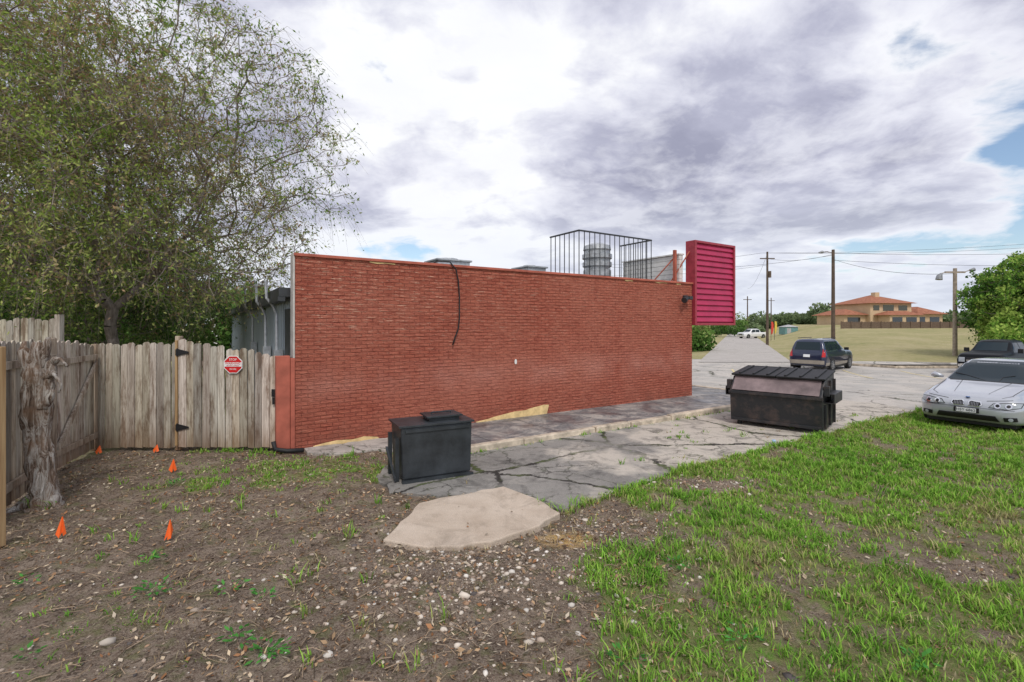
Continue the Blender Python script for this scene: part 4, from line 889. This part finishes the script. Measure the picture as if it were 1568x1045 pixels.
keysP=[(2.88,.78,.38,.82,.88,.6),(2.80,.93,.32,1.0,1.06,.75),(2.5,.97,.3,1.08,1.15,.78),(1.6,.98,.3,1.1,1.2,.78),(1.35,.98,.3,1.12,1.24,.76),(.75,.98,.3,1.14,1.76,.68),(.45,.98,.3,1.14,1.84,.66),(-.95,.98,.3,1.14,1.84,.66),(-1.15,.98,.3,1.14,1.75,.68),(-1.25,.98,.3,1.14,1.17,.86),(-2.78,.97,.33,1.14,1.17,.87),(-2.88,.93,.42,1.05,1.08,.8)]
def pickup(name,loc,h,pm,sc):
    c=Car(name,loc,h,keysP,pm,sc); c.wheels((1.85,-1.85),.98,.39,.26)
    c.patch('windshield',[(-.66,1.26),(.66,1.26),(.58,1.70),(-.58,1.70)],m_cg,'front',.01)
    c.patch('rear_window',[(-.6,1.3),(.6,1.3),(.56,1.7),(-.56,1.7)],m_cg,'rear',.01)
    for a,b,t in ((1.1,.0,.62),(-.08,-1.0,-.08)): c.patch('side_window',[(a,1.18),(b,1.18),(b,1.68),(t,1.68)],m_cg,'side',.007,both=True)
    c.patch('grille',rect(-.5,.5,.62,.92),m_blk,'front',.015); c.patch('grille_bar',rect(-.5,.5,.75,.79),m_chr,'front',.03)
    c.patch('headlamp',rect(.56,.82,.68,.92),m_hl,'front',.015,both=True); c.patch('bumper',rect(-.85,.85,.42,.58),m_chr,'front',.02,.08); c.patch('plate',rect(-.16,.16,.44,.56),m_plate,'front',.03)
    c.patch('bed_floor',rect(-2.7,-1.3,-.78,.78),m_blk,'top',.006,.2); c.patch('tail_lamp',rect(.8,.93,.8,1.05),m_tl,'rear',.01,both=True)
    mb=MB(); 
    for sg in (1,-1): mb.box(.85,.98,sg*1.08-.1,sg*1.08+.1,1.15,1.38)
    mb.obj('mirrors',m_blk,c.e); return c
h=head(60); fr=Vector((23.2,24.0,0)); ce=fr+Vector((math.cos(h),math.sin(h),0))*2.7
bp=Mat('black_paint',.35,0,.12); bp.col((.008,.009,.011)); bp=bp.m
pickup('black_pickup_truck',(ce.x,ce.y,float(gz(ce.x,ce.y))+.03),h+math.pi,bp,.95)
pickup('white_pickup_truck',(44.2,89,float(gz(44.2,89))+.05),math.radians(200),paint('white_paint',(.75,.75,.74),0),.95)

# ------------------------------------------------------------------ camera
cam=bpy.data.cameras.new('camera'); cam.sensor_width=36; cam.lens=36*740/1568; cam.shift_y=-25/1568; cam.clip_end=4000; cam.clip_start=.05
co=bpy.data.objects.new('camera',cam); co.location=(0,0,2.2); co.rotation_euler=(math.pi/2,0,0); COL.objects.link(co); S.camera=co

# ------------------------------------------------------------------ light
EL=math.radians(50); AZ=math.radians(168)
sd=Vector((math.sin(AZ)*math.cos(EL),math.cos(AZ)*math.cos(EL),math.sin(EL)))
L=bpy.data.lights.new('sun','SUN'); L.energy=1.9; L.angle=math.radians(16); L.color=(1,.95,.88)
lo=bpy.data.objects.new('sun',L); lo.rotation_euler=(-sd).to_track_quat('-Z','Y').to_euler(); lo.location=(0,-20,30); COL.objects.link(lo)
w=bpy.data.worlds.new('World'); S.world=w; w.use_nodes=True; nt=w.node_tree; nt.nodes.clear()
class WM(Mat):
    def __init__(s): s.t=nt; s._o=None
Q=WM()
out=Q.n('ShaderNodeOutputWorld'); sky=Q.n('ShaderNodeTexSky'); sky.sky_type='NISHITA'; sky.sun_disc=False; sky.sun_elevation=EL; sky.sun_rotation=AZ; sky.dust_density=1.0
b1=Q.n('ShaderNodeBackground'); Q.set(b1.inputs[0],sky.outputs[0]); b1.inputs[1].default_value=.15
tc=Q.n('ShaderNodeTexCoord').outputs['Generated']; d=Q.sep(tc)
zz=Q.math('ADD',Q.math('MAXIMUM',d[2],0.0),.20)
P=Q.comb(Q.math('DIVIDE',d[0],zz),Q.math('DIVIDE',d[1],zz),5.1)
PW=Q.vmix(.28,P,Q.noise(1.1,4,.5,v=P,out=1))
n1=Q.noise(1.0,4,.5,v=PW); n2=Q.noise(2.6,9,.58,v=PW)
dens=Q.math('ADD',Q.math('MULTIPLY',n1,.55),Q.math('MULTIPLY',n2,.45))
ccol=Q.ramp(dens,[(.40,(1.0,1.02,1.06)),(.462,(1.0,1.01,1.04)),(.503,(.74,.75,.86)),(.55,(.50,.51,.64)),(.62,(.36,.37,.49))])
lum=Q.noise(4.2,8,.62,v=PW); ccol=Q.mix(Q.ramp(lum,[(.45,0.0),(.62,.55)]),ccol,(.95,.96,1.03))
hz=Q.ramp(d[2],[(0.0,.85),(.10,.45),(.26,0.0)]); ccol=Q.mix(hz,ccol,(.80,.86,.96))
b2=Q.n('ShaderNodeBackground'); Q.set(b2.inputs[0],ccol); b2.inputs[1].default_value=1.0
cov=Q.ramp(Q.math('SUBTRACT',dens,Q.math('MULTIPLY',Q.math('MAXIMUM',d[0],0.0),.125)),[(.350,0.0),(.40,1.0)])
mx=Q.n('ShaderNodeMixShader'); Q.set(mx.inputs[0],cov); nt.links.new(b1.outputs[0],mx.inputs[1]); nt.links.new(b2.outputs[0],mx.inputs[2]); nt.links.new(mx.outputs[0],out.inputs[0])
S.view_settings.view_transform='Standard'; S.view_settings.look='None'; S.view_settings.exposure=0
